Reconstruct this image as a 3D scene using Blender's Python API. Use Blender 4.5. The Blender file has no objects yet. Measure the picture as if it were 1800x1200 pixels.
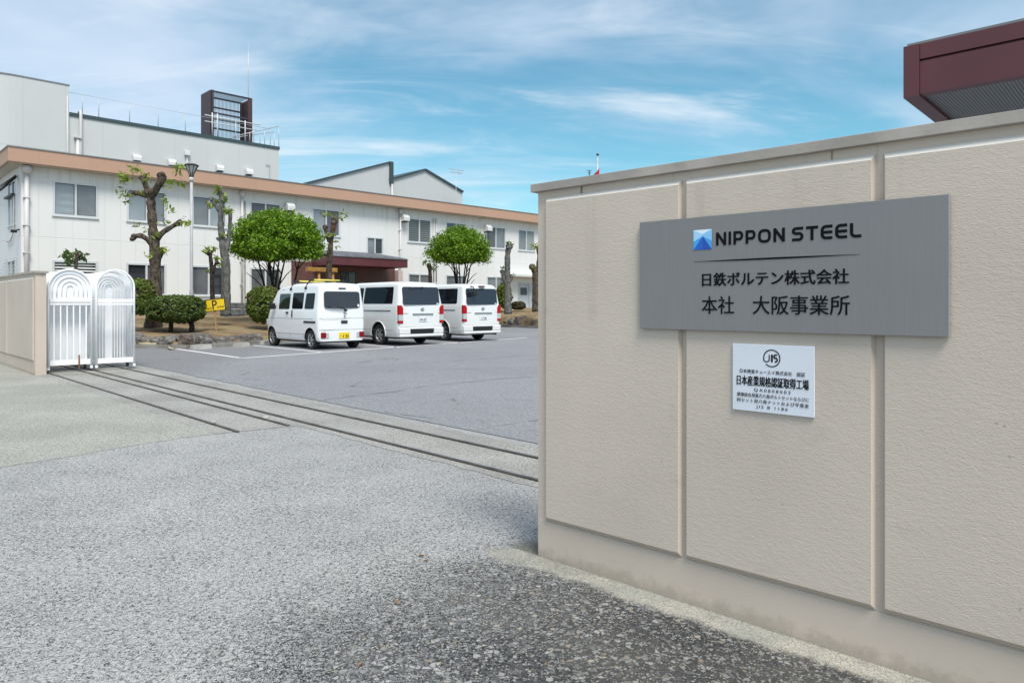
import bpy, bmesh, math, random
from mathutils import Vector, Matrix, noise
R = math.radians
random.seed(7)
SC = bpy.context.scene
COL = SC.collection

# ------------------------------------------------------------------ camera
F, EYE, HY, CX = 1240.0, 1.28, 534.0, 900.0       # focal length and horizon, in pixels of the 1800x1200 photograph
cam_d = bpy.data.cameras.new('camera')
cam_d.sensor_width = 36.0
cam_d.lens = 36.0 * F / 1800.0
cam_d.shift_y = -(600.0 - HY) / 1800.0
cam_d.clip_start = 0.05
cam_d.clip_end = 3000.0
cam = bpy.data.objects.new('camera', cam_d)
cam.location = (0, 0, EYE)
cam.rotation_euler = (R(90), 0, 0)
COL.objects.link(cam)
SC.camera = cam

# ------------------------------------------------------------------ world, sun, exposure
SUN_EL, SUN_AZ = 58.0, 158.0      # azimuth clockwise from +Y: the sun stands behind the camera, a little to its right
world = bpy.data.worlds.new('World')
SC.world = world
world.use_nodes = True
nt = world.node_tree
nt.nodes.clear()
def wn(t, **k):
    n = nt.nodes.new(t)
    for a, b in k.items(): setattr(n, a, b)
    return n
def wl(a, b): nt.links.new(a, b)
w_out = wn('ShaderNodeOutputWorld'); w_bg = wn('ShaderNodeBackground')
w_bg.inputs['Strength'].default_value = 0.098
w_sky = wn('ShaderNodeTexSky', sky_type='NISHITA', sun_disc=False)
w_sky.sun_elevation = R(SUN_EL); w_sky.sun_rotation = R(SUN_AZ)
w_sky.air_density = 1.0; w_sky.dust_density = 0.6; w_sky.ozone_density = 2.2
w_tint = wn('ShaderNodeMix', data_type='RGBA', blend_type='MULTIPLY')
w_tint.inputs[0].default_value = 1.0
w_tint.inputs[7].default_value = (0.73, 1.15, 1.05, 1)
w_tc = wn('ShaderNodeTexCoord')
w_sep = wn('ShaderNodeSeparateXYZ'); wl(w_tc.outputs['Generated'], w_sep.inputs[0])
def wmath(op, a, b=None, clamp=False):
    n = wn('ShaderNodeMath', operation=op); n.use_clamp = clamp
    for i, v in enumerate((a, b)):
        if v is None: continue
        if isinstance(v, (int, float)): n.inputs[i].default_value = v
        else: wl(v, n.inputs[i])
    return n.outputs[0]
zz = wmath('ADD', wmath('MAXIMUM', w_sep.outputs[2], 0.0), 0.16)
px_ = wmath('DIVIDE', w_sep.outputs[0], zz); py_ = wmath('DIVIDE', w_sep.outputs[1], zz)
w_cmb = wn('ShaderNodeCombineXYZ'); wl(px_, w_cmb.inputs[0]); wl(py_, w_cmb.inputs[1])
def wnoise(scale, rot, sc, detail, dist, rough=0.55):
    m = wn('ShaderNodeMapping'); m.inputs['Rotation'].default_value = (0, 0, R(rot)); m.inputs['Scale'].default_value = sc
    wl(w_cmb.outputs[0], m.inputs[0])
    n = wn('ShaderNodeTexNoise'); n.inputs['Scale'].default_value = scale; n.inputs['Detail'].default_value = detail
    n.inputs['Roughness'].default_value = rough; n.inputs['Distortion'].default_value = dist
    wl(m.outputs[0], n.inputs['Vector'])
    return n.outputs['Fac']
def wramp(v, a, b, lo=0.0, hi=1.0):
    n = wn('ShaderNodeMapRange', interpolation_type='SMOOTHSTEP')
    n.inputs[1].default_value = a; n.inputs[2].default_value = b; n.inputs[3].default_value = lo; n.inputs[4].default_value = hi
    wl(v, n.inputs[0]); return n.outputs[0]
veil = wramp(wnoise(0.55, 35, (0.8, 1.5, 1), 6, 0.8, 0.55), 0.38, 0.66, 0.0, 0.86)
streak = wramp(wnoise(0.75, 38, (0.60, 1.5, 1), 7, 1.7, 0.60), 0.48, 0.80, 0.0, 0.75)
fine = wramp(wnoise(1.7, 30, (0.55, 1.5, 1), 8, 1.4, 0.64), 0.48, 0.82, 0.0, 0.42)
streak = wmath('MAXIMUM', streak, fine)
low = wramp(w_sep.outputs[2], 0.0, 0.20, 0.45, 0.0)
# unseen white cloud deck added overhead and streetward to whiten the light, clear blue only over the works
over = wramp(w_sep.outputs[2], 0.42, 0.75, 0.0, 0.92)
back = wmath('MULTIPLY', wramp(w_sep.outputs[1], 0.15, -0.5, 0.0, 0.92), wramp(w_sep.outputs[2], 0.02, 0.3))
soft = wmath('MAXIMUM', wmath('MAXIMUM', veil, low), wmath('MAXIMUM', over, back))
w_m1 = wn('ShaderNodeMix', data_type='RGBA'); wl(soft, w_m1.inputs[0]); wl(w_sky.outputs[0], w_tint.inputs[6]); wl(w_tint.outputs[2], w_m1.inputs[6])
w_m1.inputs[7].default_value = (4.9, 5.7, 6.9, 1)
w_m2 = wn('ShaderNodeMix', data_type='RGBA'); wl(streak, w_m2.inputs[0]); wl(w_m1.outputs[2], w_m2.inputs[6])
w_m2.inputs[7].default_value = (6.8, 7.2, 7.6, 1)
wl(w_m2.outputs[2], w_bg.inputs['Color']); wl(w_bg.outputs[0], w_out.inputs[0])

sun_d = bpy.data.lights.new('sun', 'SUN')
sun_d.energy = 2.7
sun_d.angle = R(22)
sun_d.color = (1.0, 0.945, 0.87)
sun = bpy.data.objects.new('sun', sun_d)
sun.rotation_euler = (R(90 - SUN_EL), 0, R(180 - SUN_AZ))
COL.objects.link(sun)
SC.view_settings.view_transform = 'Standard'
SC.view_settings.look = 'None'
SC.view_settings.exposure = 0.55
SC.view_settings.gamma = 1.0
SC.render.engine = 'CYCLES'
SC.cycles.max_bounces = 6

# ------------------------------------------------------------------ geometry helpers
def gp(px, py, z=0.0):                      # pixel -> point on the level at height z
    Z = F * (EYE - z) / (py - HY)
    return Vector(((px - CX) / F * Z, Z, z))
def hit(P, d, px, py):                      # pixel -> (distance along d, height) on the upright plane through P along d
    k = (px - CX) / F
    t = (k * P[1] - P[0]) / (d[0] - k * d[1])
    Z = P[1] + t * d[1]
    return t, EYE + (HY - py) / F * Z
def at(px, py, Z): return Vector(((px - CX) / F * Z, Z, EYE + (HY - py) / F * Z))

class MB:
    def __init__(s): s.v = []; s.f = []; s.m = []; s.mi = 0; s.sm = []; s.smooth = False
    def add(s, vs, fs):
        o = len(s.v); s.v += [tuple(p) for p in vs]
        for f in fs:
            s.f.append([i + o for i in f]); s.m.append(s.mi); s.sm.append(s.smooth)
    def box(s, x0, x1, y0, y1, z0, z1):
        s.add([(x0,y0,z0),(x1,y0,z0),(x1,y1,z0),(x0,y1,z0),(x0,y0,z1),(x1,y0,z1),(x1,y1,z1),(x0,y1,z1)],
              [(0,3,2,1),(4,5,6,7),(0,1,5,4),(1,2,6,5),(2,3,7,6),(3,0,4,7)])
        return s
    def bbox(s, x0, x1, y0, y1, z0, z1, b):           # box with chamfered edges
        bm = bmesh.new(); bmesh.ops.create_cube(bm, size=1)
        for v in bm.verts:
            v.co = Vector(((x0+x1)/2 + v.co.x*(x1-x0), (y0+y1)/2 + v.co.y*(y1-y0), (z0+z1)/2 + v.co.z*(z1-z0)))
        bmesh.ops.bevel(bm, geom=bm.edges[:], offset=b, segments=2, affect='EDGES', profile=0.5)
        bm.verts.index_update()
        s.add([v.co for v in bm.verts], [[v.index for v in f.verts] for f in bm.faces]); bm.free(); return s
    def quad(s, a, b, c, d): s.add([a,b,c,d], [(0,1,2,3)]); return s
    def poly(s, pts): s.add(pts, [tuple(range(len(pts)))]); return s
    def tube(s, pts, r, n=8, cap=True, closed=False):
        pts = [Vector(p) for p in pts]; N = len(pts)
        rr = r if isinstance(r, (list, tuple)) else [r] * N
        rings = []; up = None
        for i, p in enumerate(pts):
            if closed: t = (pts[(i+1) % N] - pts[i-1])
            else: t = pts[min(i+1, N-1)] - pts[max(i-1, 0)]
            t.normalize()
            if up is None:
                up = Vector((0,0,1)) if abs(t.z) < 0.9 else Vector((1,0,0))
            u = up - t * up.dot(t)
            if u.length < 1e-4: u = t.orthogonal()
            u.normalize(); w = t.cross(u); up = u
            rings.append([p + (u*math.cos(2*math.pi*k/n) + w*math.sin(2*math.pi*k/n)) * rr[i] for k in range(n)])
        vs = [q for g in rings for q in g]; fs = []
        for i in range(N if closed else N-1):
            j = (i+1) % N
            for k in range(n):
                fs.append((i*n+k, i*n+(k+1)%n, j*n+(k+1)%n, j*n+k))
        if cap and not closed:
            fs.append(tuple(range(n-1,-1,-1))); fs.append(tuple((N-1)*n+k for k in range(n)))
        old = s.smooth; s.smooth = True; s.add(vs, fs); s.smooth = old
        return s
    def prism(s, pts2, a, b, axis='y'):               # polygon in the plane across `axis`, pushed from a to b
        n = len(pts2)
        def P(p, t):
            return (p[0], t, p[1]) if axis == 'y' else ((t, p[0], p[1]) if axis == 'x' else (p[0], p[1], t))
        vs = [P(p, a) for p in pts2] + [P(p, b) for p in pts2]
        fs = [tuple(range(n)), tuple(range(2*n-1, n-1, -1))] + [(i, i+n, (i+1)%n+n, (i+1)%n) for i in range(n)]
        s.add(vs, fs); return s
    def lathe(s, prof, n=24, axis='z', c=(0,0,0)):
        vs = []; fs = []; m = len(prof)
        for k in range(n):
            a = 2*math.pi*k/n
            for (r, h) in prof:
                x, y = r*math.cos(a), r*math.sin(a)
                vs.append((c[0]+x, c[1]+y, c[2]+h) if axis == 'z' else ((c[0]+x, c[1]+h, c[2]+y) if axis == 'y' else (c[0]+h, c[1]+x, c[2]+y)))
        for k in range(n):
            for i in range(m-1):
                fs.append((k*m+i, ((k+1)%n)*m+i, ((k+1)%n)*m+i+1, k*m+i+1))
        old = s.smooth; s.smooth = True; s.add(vs, fs); s.smooth = old
        return s
    def mesh(s, name, mats):
        me = bpy.data.meshes.new(name); me.from_pydata(s.v, [], s.f)
        for m in (mats if isinstance(mats, (list, tuple)) else [mats]): me.materials.append(m)
        if len(me.polygons) == len(s.m):
            me.polygons.foreach_set('material_index', s.m); me.polygons.foreach_set('use_smooth', s.sm)
        me.update(); return me
    def build(s, name, mats, parent=None, fix=True, **k):
        me = s.mesh(name, mats)
        if fix and len(s.f) < 20000:
            bm = bmesh.new(); bm.from_mesh(me); bmesh.ops.recalc_face_normals(bm, faces=bm.faces[:]); bm.to_mesh(me); bm.free()
        return link(name, me, parent, **k)
def link(name, me, parent=None, label=None, cat=None, group=None, kind=None, loc=None, rot=None):
    o = bpy.data.objects.new(name, me); COL.objects.link(o)
    if parent: o.parent = parent
    if loc is not None: o.location = loc
    if rot is not None: o.rotation_euler = rot
    tag(o, label, cat, group, kind); return o
def tag(o, label=None, cat=None, group=None, kind=None):
    if label: o['label'] = label
    if cat: o['category'] = cat
    if group: o['group'] = group
    if kind: o['kind'] = kind
    return o
def thing(name, label, cat, loc=(0,0,0), rz=0.0, group=None):
    return link(name, None, None, label, cat, group, None, loc, (0,0,rz))
def copy_tree(o, parent=None):
    c = o.copy(); COL.objects.link(c)
    if parent: c.parent = parent
    for ch in list(o.children): copy_tree(ch, c)
    return c

# ------------------------------------------------------------------ materials
class Mat:
    def __init__(s, name):
        s.m = bpy.data.materials.new(name); s.m.use_nodes = True; s.nt = s.m.node_tree
        s.b = s.nt.nodes['Principled BSDF']; s.out = s.nt.nodes['Material Output']
    def n(s, t, **k):
        x = s.nt.nodes.new(t)
        for a, b in k.items(): setattr(x, a, b)
        return x
    def l(s, a, b): s.nt.links.new(a, b)
    def coord(s, scale=(1,1,1), kind='Object', rot=(0,0,0)):
        tc = s.n('ShaderNodeTexCoord'); mp = s.n('ShaderNodeMapping'); mp.inputs['Scale'].default_value = scale; mp.inputs['Rotation'].default_value = rot
        s.l(tc.outputs[kind], mp.inputs[0]); return mp.outputs[0]
    def noise(s, scale, detail=4, rough=0.55, vec=None, dist=0.0):
        x = s.n('ShaderNodeTexNoise'); x.inputs['Scale'].default_value = scale; x.inputs['Detail'].default_value = detail
        x.inputs['Roughness'].default_value = rough; x.inputs['Distortion'].default_value = dist
        s.l(vec if vec else s.coord(), x.inputs['Vector']); return x.outputs['Fac']
    def vor(s, scale, vec=None, feature='F1', out='Distance', rnd=1.0):
        x = s.n('ShaderNodeTexVoronoi', feature=feature); x.inputs['Scale'].default_value = scale; x.inputs['Randomness'].default_value = rnd
        s.l(vec if vec else s.coord(), x.inputs['Vector']); return x.outputs[out]
    def mr(s, v, a, b, lo=0.0, hi=1.0, smooth=True):
        x = s.n('ShaderNodeMapRange', interpolation_type='SMOOTHSTEP' if smooth else 'LINEAR')
        for i, q in enumerate((a, b, lo, hi)): x.inputs[i+1].default_value = q
        s.l(v, x.inputs[0]); return x.outputs[0]
    def warp(s, vec, scale, amt):
        x = s.n('ShaderNodeTexNoise'); x.inputs['Scale'].default_value = scale; x.inputs['Detail'].default_value = 2; s.l(vec, x.inputs['Vector'])
        m = s.n('ShaderNodeVectorMath', operation='MULTIPLY_ADD'); s.l(x.outputs['Color'], m.inputs[0]); m.inputs[1].default_value = (amt, amt, amt); s.l(vec, m.inputs[2]); return m.outputs[0]
    def math(s, op, a, b=None, clamp=False):
        x = s.n('ShaderNodeMath', operation=op); x.use_clamp = clamp
        for i, v in enumerate((a, b)):
            if v is None: continue
            if isinstance(v, (int, float)): x.inputs[i].default_value = v
            else: s.l(v, x.inputs[i])
        return x.outputs[0]
    def mix(s, f, a, b, blend='MIX'):
        x = s.n('ShaderNodeMix', data_type='RGBA', blend_type=blend)
        for i, v in ((0, f), (6, a), (7, b)):
            if isinstance(v, (int, float)): x.inputs[i].default_value = v
            elif isinstance(v, (tuple, list)): x.inputs[i].default_value = (*v[:3], 1)
            else: s.l(v, x.inputs[i])
        return x.outputs[2]
    def col(s, c):
        if isinstance(c, (tuple, list)): s.b.inputs['Base Color'].default_value = (*c[:3], 1)
        else: s.l(c, s.b.inputs['Base Color'])
        return s
    def bump(s, h, strength=0.5, dist=0.01, prev=None):
        x = s.n('ShaderNodeBump'); x.inputs['Strength'].default_value = strength; x.inputs['Distance'].default_value = dist
        s.l(h, x.inputs['Height'])
        if prev: s.l(prev, x.inputs['Normal'])
        s.l(x.outputs[0], s.b.inputs['Normal']); return x.outputs[0]
    def set(s, rough=0.6, metal=0.0, spec=0.5, coat=0.0):
        s.b.inputs['Roughness'].default_value = rough; s.b.inputs['Metallic'].default_value = metal
        s.b.inputs['Specular IOR Level'].default_value = spec; s.b.inputs['Coat Weight'].default_value = coat; return s
def plain(name, c, rough=0.5, metal=0.0, var=0.08, scale=3.0, spec=0.5, coat=0.0, bump=0.0):
    M = Mat(name); f = M.noise(scale, 5)
    M.col(M.mix(M.mr(f, 0.3, 0.7), tuple(x*(1-var) for x in c), tuple(min(1, x*(1+var)) for x in c)))
    M.set(rough, metal, spec, coat)
    if bump: M.bump(M.noise(scale*8, 3), bump, 0.01)
    return M.m

def mat_stucco(name, c, strength=0.42):
    M = Mat(name)
    v = M.coord((0.55, 1, 1.25))
    big = M.noise(1.1, 5, vec=M.coord()); med = M.noise(7.0, 5)
    col = M.mix(M.mr(big, 0.3, 0.7), tuple(x*0.95 for x in c), tuple(x*1.05 for x in c))
    col = M.mix(M.mr(med, 0.60, 0.78, 0, 0.16), col, (0.30, 0.27, 0.22))
    sepz = M.n('ShaderNodeSeparateXYZ'); M.l(M.coord(), sepz.inputs[0])
    run = M.noise(9.0, 4, 0.6, M.coord((1, 1, 0.05)))
    col = M.mix(M.math('MULTIPLY', M.mr(run, 0.52, 0.72), M.mr(sepz.outputs[2], 0.9, 1.75, 0.0, 0.22)), col, (0.30, 0.26, 0.21))
    splash = M.mr(M.math('ADD', sepz.outputs[2], M.math('MULTIPLY', M.math('SUBTRACT', M.noise(14.0, 6, 0.7), 0.5), 0.16)), 0.0, 0.075, 0.42, 0.0)
    col = M.mix(splash, col, (0.20, 0.175, 0.14))
    spk = M.noise(24.0, 2); col = M.mix(M.mr(spk, 0.74, 0.80, 0, 0.35), col, (0.10, 0.09, 0.08))
    M.col(col); M.set(0.85, 0, 0.25)
    h = M.math('ADD', M.math('MULTIPLY', M.noise(75.0, 2, 0.5, v, 0.4), 0.55), M.math('MULTIPLY', M.noise(190.0, 2, 0.5, v), 0.6))
    M.bump(h, strength, 0.0045); return M.m
WALL_C = (0.568, 0.494, 0.420)
M_STUCCO = mat_stucco('stucco', WALL_C)
M_PLASTER = mat_stucco('smooth_render', (0.555, 0.475, 0.400), 0.10)
def mat_streaked():
    M = Mat('stained_render'); c = (0.57, 0.487, 0.412)
    col = M.mix(M.mr(M.noise(1.3, 5), 0.3, 0.7), tuple(x*0.94 for x in c), tuple(x*1.04 for x in c))
    sepz = M.n('ShaderNodeSeparateXYZ'); M.l(M.coord(), sepz.inputs[0])
    run = M.noise(30.0, 2, 0.5, M.coord((1, 1, 0.03)))
    topm = M.mr(M.math('ADD', sepz.outputs[2], M.math('MULTIPLY', run, 0.12)), 1.80, 1.90, 0.0, 1.0)
    col = M.mix(M.math('MULTIPLY', topm, M.mr(run, 0.63, 0.72, 0, 0.85)), col, (0.10, 0.085, 0.07))
    M.col(col); M.set(0.85, 0, 0.25)
    M.bump(M.noise(110.0, 3, 0.5, M.coord((0.55,1,1.25)), 0.4), 0.4, 0.004); return M.m
M_STREAK = mat_streaked()
M_COPING = plain('coping_concrete', (0.37, 0.335, 0.30), 0.85, var=0.16, scale=4, bump=0.15)
M_LITBAND = plain('painted_arris_light', (0.62, 0.60, 0.55), 0.8, var=0.05)  # paler colour paints in the light caught by the panels' top chamfers

def mat_ground():
    M = Mat('worn_aggregate_paving')
    P = M.coord()
    sep = M.n('ShaderNodeSeparateXYZ'); M.l(P, sep.inputs[0])
    # worn dark area beside the wall footing, with a ragged edge
    dx = M.math('SUBTRACT', sep.outputs[0], 0.75); dy = M.math('SUBTRACT', sep.outputs[1], 2.2)
    d = M.math('SQRT', M.math('ADD', M.math('MULTIPLY', dx, dx), M.math('MULTIPLY', dy, dy)))
    d = M.math('ADD', d, M.math('MULTIPLY', M.math('SUBTRACT', M.noise(1.7, 5), 0.5), 1.0))
    worn = M.mr(d, 0.35, 2.1, 1.0, 0.0)
    big = M.noise(0.55, 4)
    W = M.warp(P, 26.0, 0.016)
    pit_v = M.noise(58.0, 5, 0.68, P, 0.9); pit_f = M.noise(150.0, 3, 0.6, P, 0.5)  # pit noise; the dark tones it drives paint in the relief's micro-shade
    def cells(scale):
        e = M.vor(scale, W, 'DISTANCE_TO_EDGE'); x = M.n('ShaderNodeSeparateXYZ'); M.l(M.vor(scale, W, out='Color'), x.inputs[0])
        return e, x.outputs
    e1, c1 = cells(44.0); e2, c2 = cells(96.0)
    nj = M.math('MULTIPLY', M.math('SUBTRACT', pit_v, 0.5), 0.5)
    in1 = M.math('MULTIPLY', M.mr(M.math('ADD', e1, nj), 0.03, 0.13), M.mr(c1[2], 0.42, 0.50))       # the large stones, not every cell
    in2 = M.math('MULTIPLY', M.mr(M.math('ADD', e2, nj), 0.02, 0.14), M.mr(c2[2], 0.25, 0.35))
    def shade(c, w): # stone colour; darker mix where the surface is worn and stained
        a_ = M.mix(M.mr(c[0], 0, 1, 0, 1, False), (0.19, 0.195, 0.20), (0.46, 0.465, 0.46)); b_ = M.mix(M.mr(c[0], 0.35, 1, 0, 1, False), (0.055, 0.056, 0.057), (0.30, 0.30, 0.28))
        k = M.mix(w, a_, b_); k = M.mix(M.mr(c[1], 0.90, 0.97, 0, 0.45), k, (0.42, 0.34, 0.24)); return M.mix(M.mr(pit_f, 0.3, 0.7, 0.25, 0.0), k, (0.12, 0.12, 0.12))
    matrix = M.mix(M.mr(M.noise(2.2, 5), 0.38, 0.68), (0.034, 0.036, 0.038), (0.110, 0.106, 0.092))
    matrix = M.mix(M.mr(pit_v, 0.40, 0.56, 0.6, 0.0), matrix, (0.028, 0.029, 0.031))  # shade in pits and crevices painted into the matrix colour
    base = M.mix(in2, matrix, shade(c2, worn)); base = M.mix(in1, base, shade(c1, worn))
    light = M.mix(M.mr(big, 0.3, 0.7), (0.405, 0.400, 0.385), (0.470, 0.463, 0.440))
    light = M.mix(M.mr(c2[0], 0, 1, 0, 0.35, False), light, (0.32, 0.33, 0.34))
    pv = M.math('ADD', M.math('MULTIPLY', pit_v, 0.66), M.math('MULTIPLY', pit_f, 0.34))
    pv = M.math('SUBTRACT', M.math('ADD', pv, M.math('MULTIPLY', M.math('SUBTRACT', M.noise(1.9, 5, 0.6), 0.5), 0.10)), M.math('MULTIPLY', worn, 0.29))
    dust = M.mr(pv, 0.405, 0.490)
    col = M.mix(M.math('MULTIPLY', dust, 0.90), base, light)
    # worn mortar margin along the foot of the sign wall, running out into the paving
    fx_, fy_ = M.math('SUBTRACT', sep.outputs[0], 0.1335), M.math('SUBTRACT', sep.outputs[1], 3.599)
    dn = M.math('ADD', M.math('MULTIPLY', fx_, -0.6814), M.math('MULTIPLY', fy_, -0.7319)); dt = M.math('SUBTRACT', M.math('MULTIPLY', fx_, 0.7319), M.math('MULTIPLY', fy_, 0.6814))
    wob = M.math('ADD', M.math('MULTIPLY', M.math('SUBTRACT', M.noise(3.2, 4, 0.6), 0.5), 0.16), M.math('MULTIPLY', M.math('SUBTRACT', pit_v, 0.5), 0.10))
    tip = M.mr(M.math('ABSOLUTE', M.math('ADD', dt, 0.06)), 0.0, 0.26, 0.05, 0.0)
    mf = M.math('MULTIPLY', M.mr(M.math('SUBTRACT', M.math('ADD', dn, wob), tip), 0.105, 0.165, 1.0, 0.0), M.mr(M.math('ADD', M.math('ADD', dt, M.math('MULTIPLY', dn, 0.35)), wob), -0.27, -0.15))
    mf = M.math('MULTIPLY', mf, M.mr(dt, 5.2, 5.3, 1.0, 0.0)); mf = M.math('MULTIPLY', mf, M.mr(dn, -0.42, -0.30))
    mor = M.mix(M.mr(M.noise(3.0, 5), 0.35, 0.65), (0.33, 0.335, 0.295), (0.43, 0.41, 0.35))
    mor = M.mix(M.mr(M.noise(7.0, 6, 0.7), 0.50, 0.68, 0, 0.6), mor, (0.21, 0.205, 0.18)); mor = M.mix(M.mr(pit_f, 0.36, 0.46, 0.5, 0.0), mor, (0.20, 0.20, 0.18))
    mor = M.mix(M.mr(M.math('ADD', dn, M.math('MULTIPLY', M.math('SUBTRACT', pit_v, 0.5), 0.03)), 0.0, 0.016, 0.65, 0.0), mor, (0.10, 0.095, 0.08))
    M.col(M.mix(mf, col, mor)); M.set(0.88, 0, 0.3)
    h = M.math('ADD', M.math('MULTIPLY', dust, 0.5), M.math('MULTIPLY', M.math('MAXIMUM', in1, M.math('MULTIPLY', in2, 0.7)), 0.6))
    M.bump(h, 0.8, 0.010); return M.m
def mat_asphalt():
    M = Mat('parking_asphalt'); P = M.coord()
    big = M.noise(0.16, 5, 0.6); med = M.noise(1.1, 5, 0.6)
    c = M.mix(M.mr(big, 0.35, 0.65), (0.205, 0.208, 0.220), (0.25, 0.254, 0.266))
    c = M.mix(M.mr(med, 0.55, 0.8, 0, 0.4), c, (0.160, 0.160, 0.160))
    sep = M.n('ShaderNodeSeparateXYZ'); M.l(P, sep.inputs[0])
    # the older, browner surfacing by the gates
    old = M.mr(M.math('ADD', M.math('ADD', sep.outputs[0], M.math('MULTIPLY', sep.outputs[1], 0.12)), M.math('MULTIPLY', big, 2.0)), -3.8, -2.6, 1.0, 0.0)
    c = M.mix(M.math('MULTIPLY', old, 0.7), c, (0.165, 0.165, 0.158))
    sp = M.vor(95.0, P, out='Color'); s2 = M.n('ShaderNodeSeparateXYZ'); M.l(sp, s2.inputs[0])
    c = M.mix(M.mr(s2.outputs[0], 0.55, 1.0, 0, 0.55), c, (0.36, 0.37, 0.39))
    c = M.mix(M.mr(s2.outputs[1], 0.6, 1.0, 0, 0.55), c, (0.08, 0.08, 0.09))
    g_ = M.noise(30.0, 4, 0.7); c = M.mix(M.mr(g_, 0.36, 0.50, 0.42, 0.0), c, (0.10, 0.10, 0.105)); c = M.mix(M.mr(g_, 0.54, 0.66, 0.0, 0.30), c, (0.36, 0.37, 0.385))
    crack = M.vor(0.42, M.coord((1, 1, 1)), 'DISTANCE_TO_EDGE')
    wob = M.math('ADD', crack, M.math('MULTIPLY', M.math('SUBTRACT', M.noise(3.0, 4), 0.5), 0.05))
    ck = M.math('MULTIPLY', M.mr(wob, 0.0, 0.007, 1.0, 0.0), M.mr(M.noise(0.5, 2), 0.52, 0.6))
    c = M.mix(M.math('MULTIPLY', ck, 0.7), c, (0.05, 0.05, 0.05))
    M.col(c); M.set(0.9, 0, 0.3)
    M.bump(M.vor(95.0, P), 0.5, 0.006); return M.m
def mat_patch(name, a, b, dark, scale=55.0):
    M = Mat(name); P = M.coord()
    c = M.mix(M.mr(M.noise(0.8, 5), 0.35, 0.65), a, b)
    pit = M.noise(scale, 4, 0.6, P, 0.4)
    c = M.mix(M.mr(pit, 0.40, 0.56, 0.75, 0.0), c, dark)
    c = M.mix(M.mr(M.noise(1.6, 4), 0.60, 0.74, 0, 0.5), c, (0.26, 0.27, 0.285))
    M.col(c); M.set(0.9, 0, 0.25); M.bump(M.math('ADD', pit, M.vor(70.0, P)), 0.4, 0.006); return M.m
def mat_foot():
    M = Mat('footing_mortar'); c = M.mix(M.mr(M.noise(3.0, 5), 0.35, 0.65), (0.31, 0.315, 0.28), (0.43, 0.41, 0.35))
    c = M.mix(M.mr(M.noise(90.0, 3), 0.35, 0.5, 0.45, 0.0), c, (0.22, 0.22, 0.20)); c = M.mix(M.mr(M.noise(7.0, 6, 0.7), 0.47, 0.66, 0, 0.75), c, (0.17, 0.168, 0.150))
    M.col(c); M.set(0.9, 0, 0.25); M.bump(M.noise(60.0, 4), 0.3, 0.004); return M.m
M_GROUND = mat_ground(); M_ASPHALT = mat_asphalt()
M_YPATCH = mat_patch('weathered_paving', (0.325, 0.323, 0.285), (0.40, 0.395, 0.35), (0.13, 0.135, 0.12))
M_TRACKC = mat_patch('track_concrete', (0.29, 0.285, 0.262), (0.39, 0.382, 0.352), (0.12, 0.12, 0.11), 70.0)
M_FOOT = mat_foot()
M_KERB = plain('kerb_concrete', (0.25, 0.24, 0.22), 0.9, var=0.25, scale=2, bump=0.3)
M_STOP = plain('wheel_stop_concrete', (0.42, 0.41, 0.385), 0.9, var=0.15, scale=5, bump=0.2)
M_LINE = plain('road_paint', (0.70, 0.70, 0.69), 0.7, var=0.10, scale=9)
M_RAIL = plain('rail_steel', (0.070, 0.058, 0.050), 0.6, 0.2, var=0.3, scale=5)
M_RAILTOP = plain('rail_worn_top', (0.30, 0.285, 0.27), 0.4, 0.7, var=0.3, scale=5)
def mat_soil():
    M = Mat('dry_soil'); c = M.mix(M.mr(M.noise(0.7, 6, 0.6), 0.35, 0.65), (0.17, 0.115, 0.068), (0.28, 0.215, 0.13))
    c = M.mix(M.mr(M.noise(2.4, 5, 0.6, M.coord((1,1,1))), 0.52, 0.70, 0, 0.8), c, (0.26, 0.235, 0.10))
    c = M.mix(M.mr(M.noise(0.9, 4, 0.5, M.coord((1.3,0.9,1))), 0.60, 0.72, 0, 0.6), c, (0.36, 0.30, 0.20))
    c = M.mix(M.mr(M.noise(22, 4), 0.55, 0.75, 0, 0.7), c, (0.09, 0.065, 0.04))
    M.col(c); M.set(1.0, 0, 0.1); M.bump(M.noise(18, 5), 0.9, 0.05); return M.m
M_SOIL = mat_soil()
def mat_rock():
    M = Mat('edging_rock'); oi = M.n('ShaderNodeObjectInfo')
    c = M.mix(M.mr(M.noise(4, 6, 0.6), 0.35, 0.7), (0.085, 0.082, 0.080), (0.25, 0.235, 0.215))
    c = M.mix(M.mr(oi.outputs['Random'], 0.4, 1.0, 0, 0.6), c, (0.13, 0.085, 0.065))
    c = M.mix(M.mr(M.noise(9, 4), 0.60, 0.7, 0, 0.5), c, (0.35, 0.33, 0.29))
    M.col(c); M.set(0.95, 0, 0.2); M.bump(M.noise(14, 6), 0.9, 0.05); return M.m
M_ROCK = mat_rock()
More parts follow.
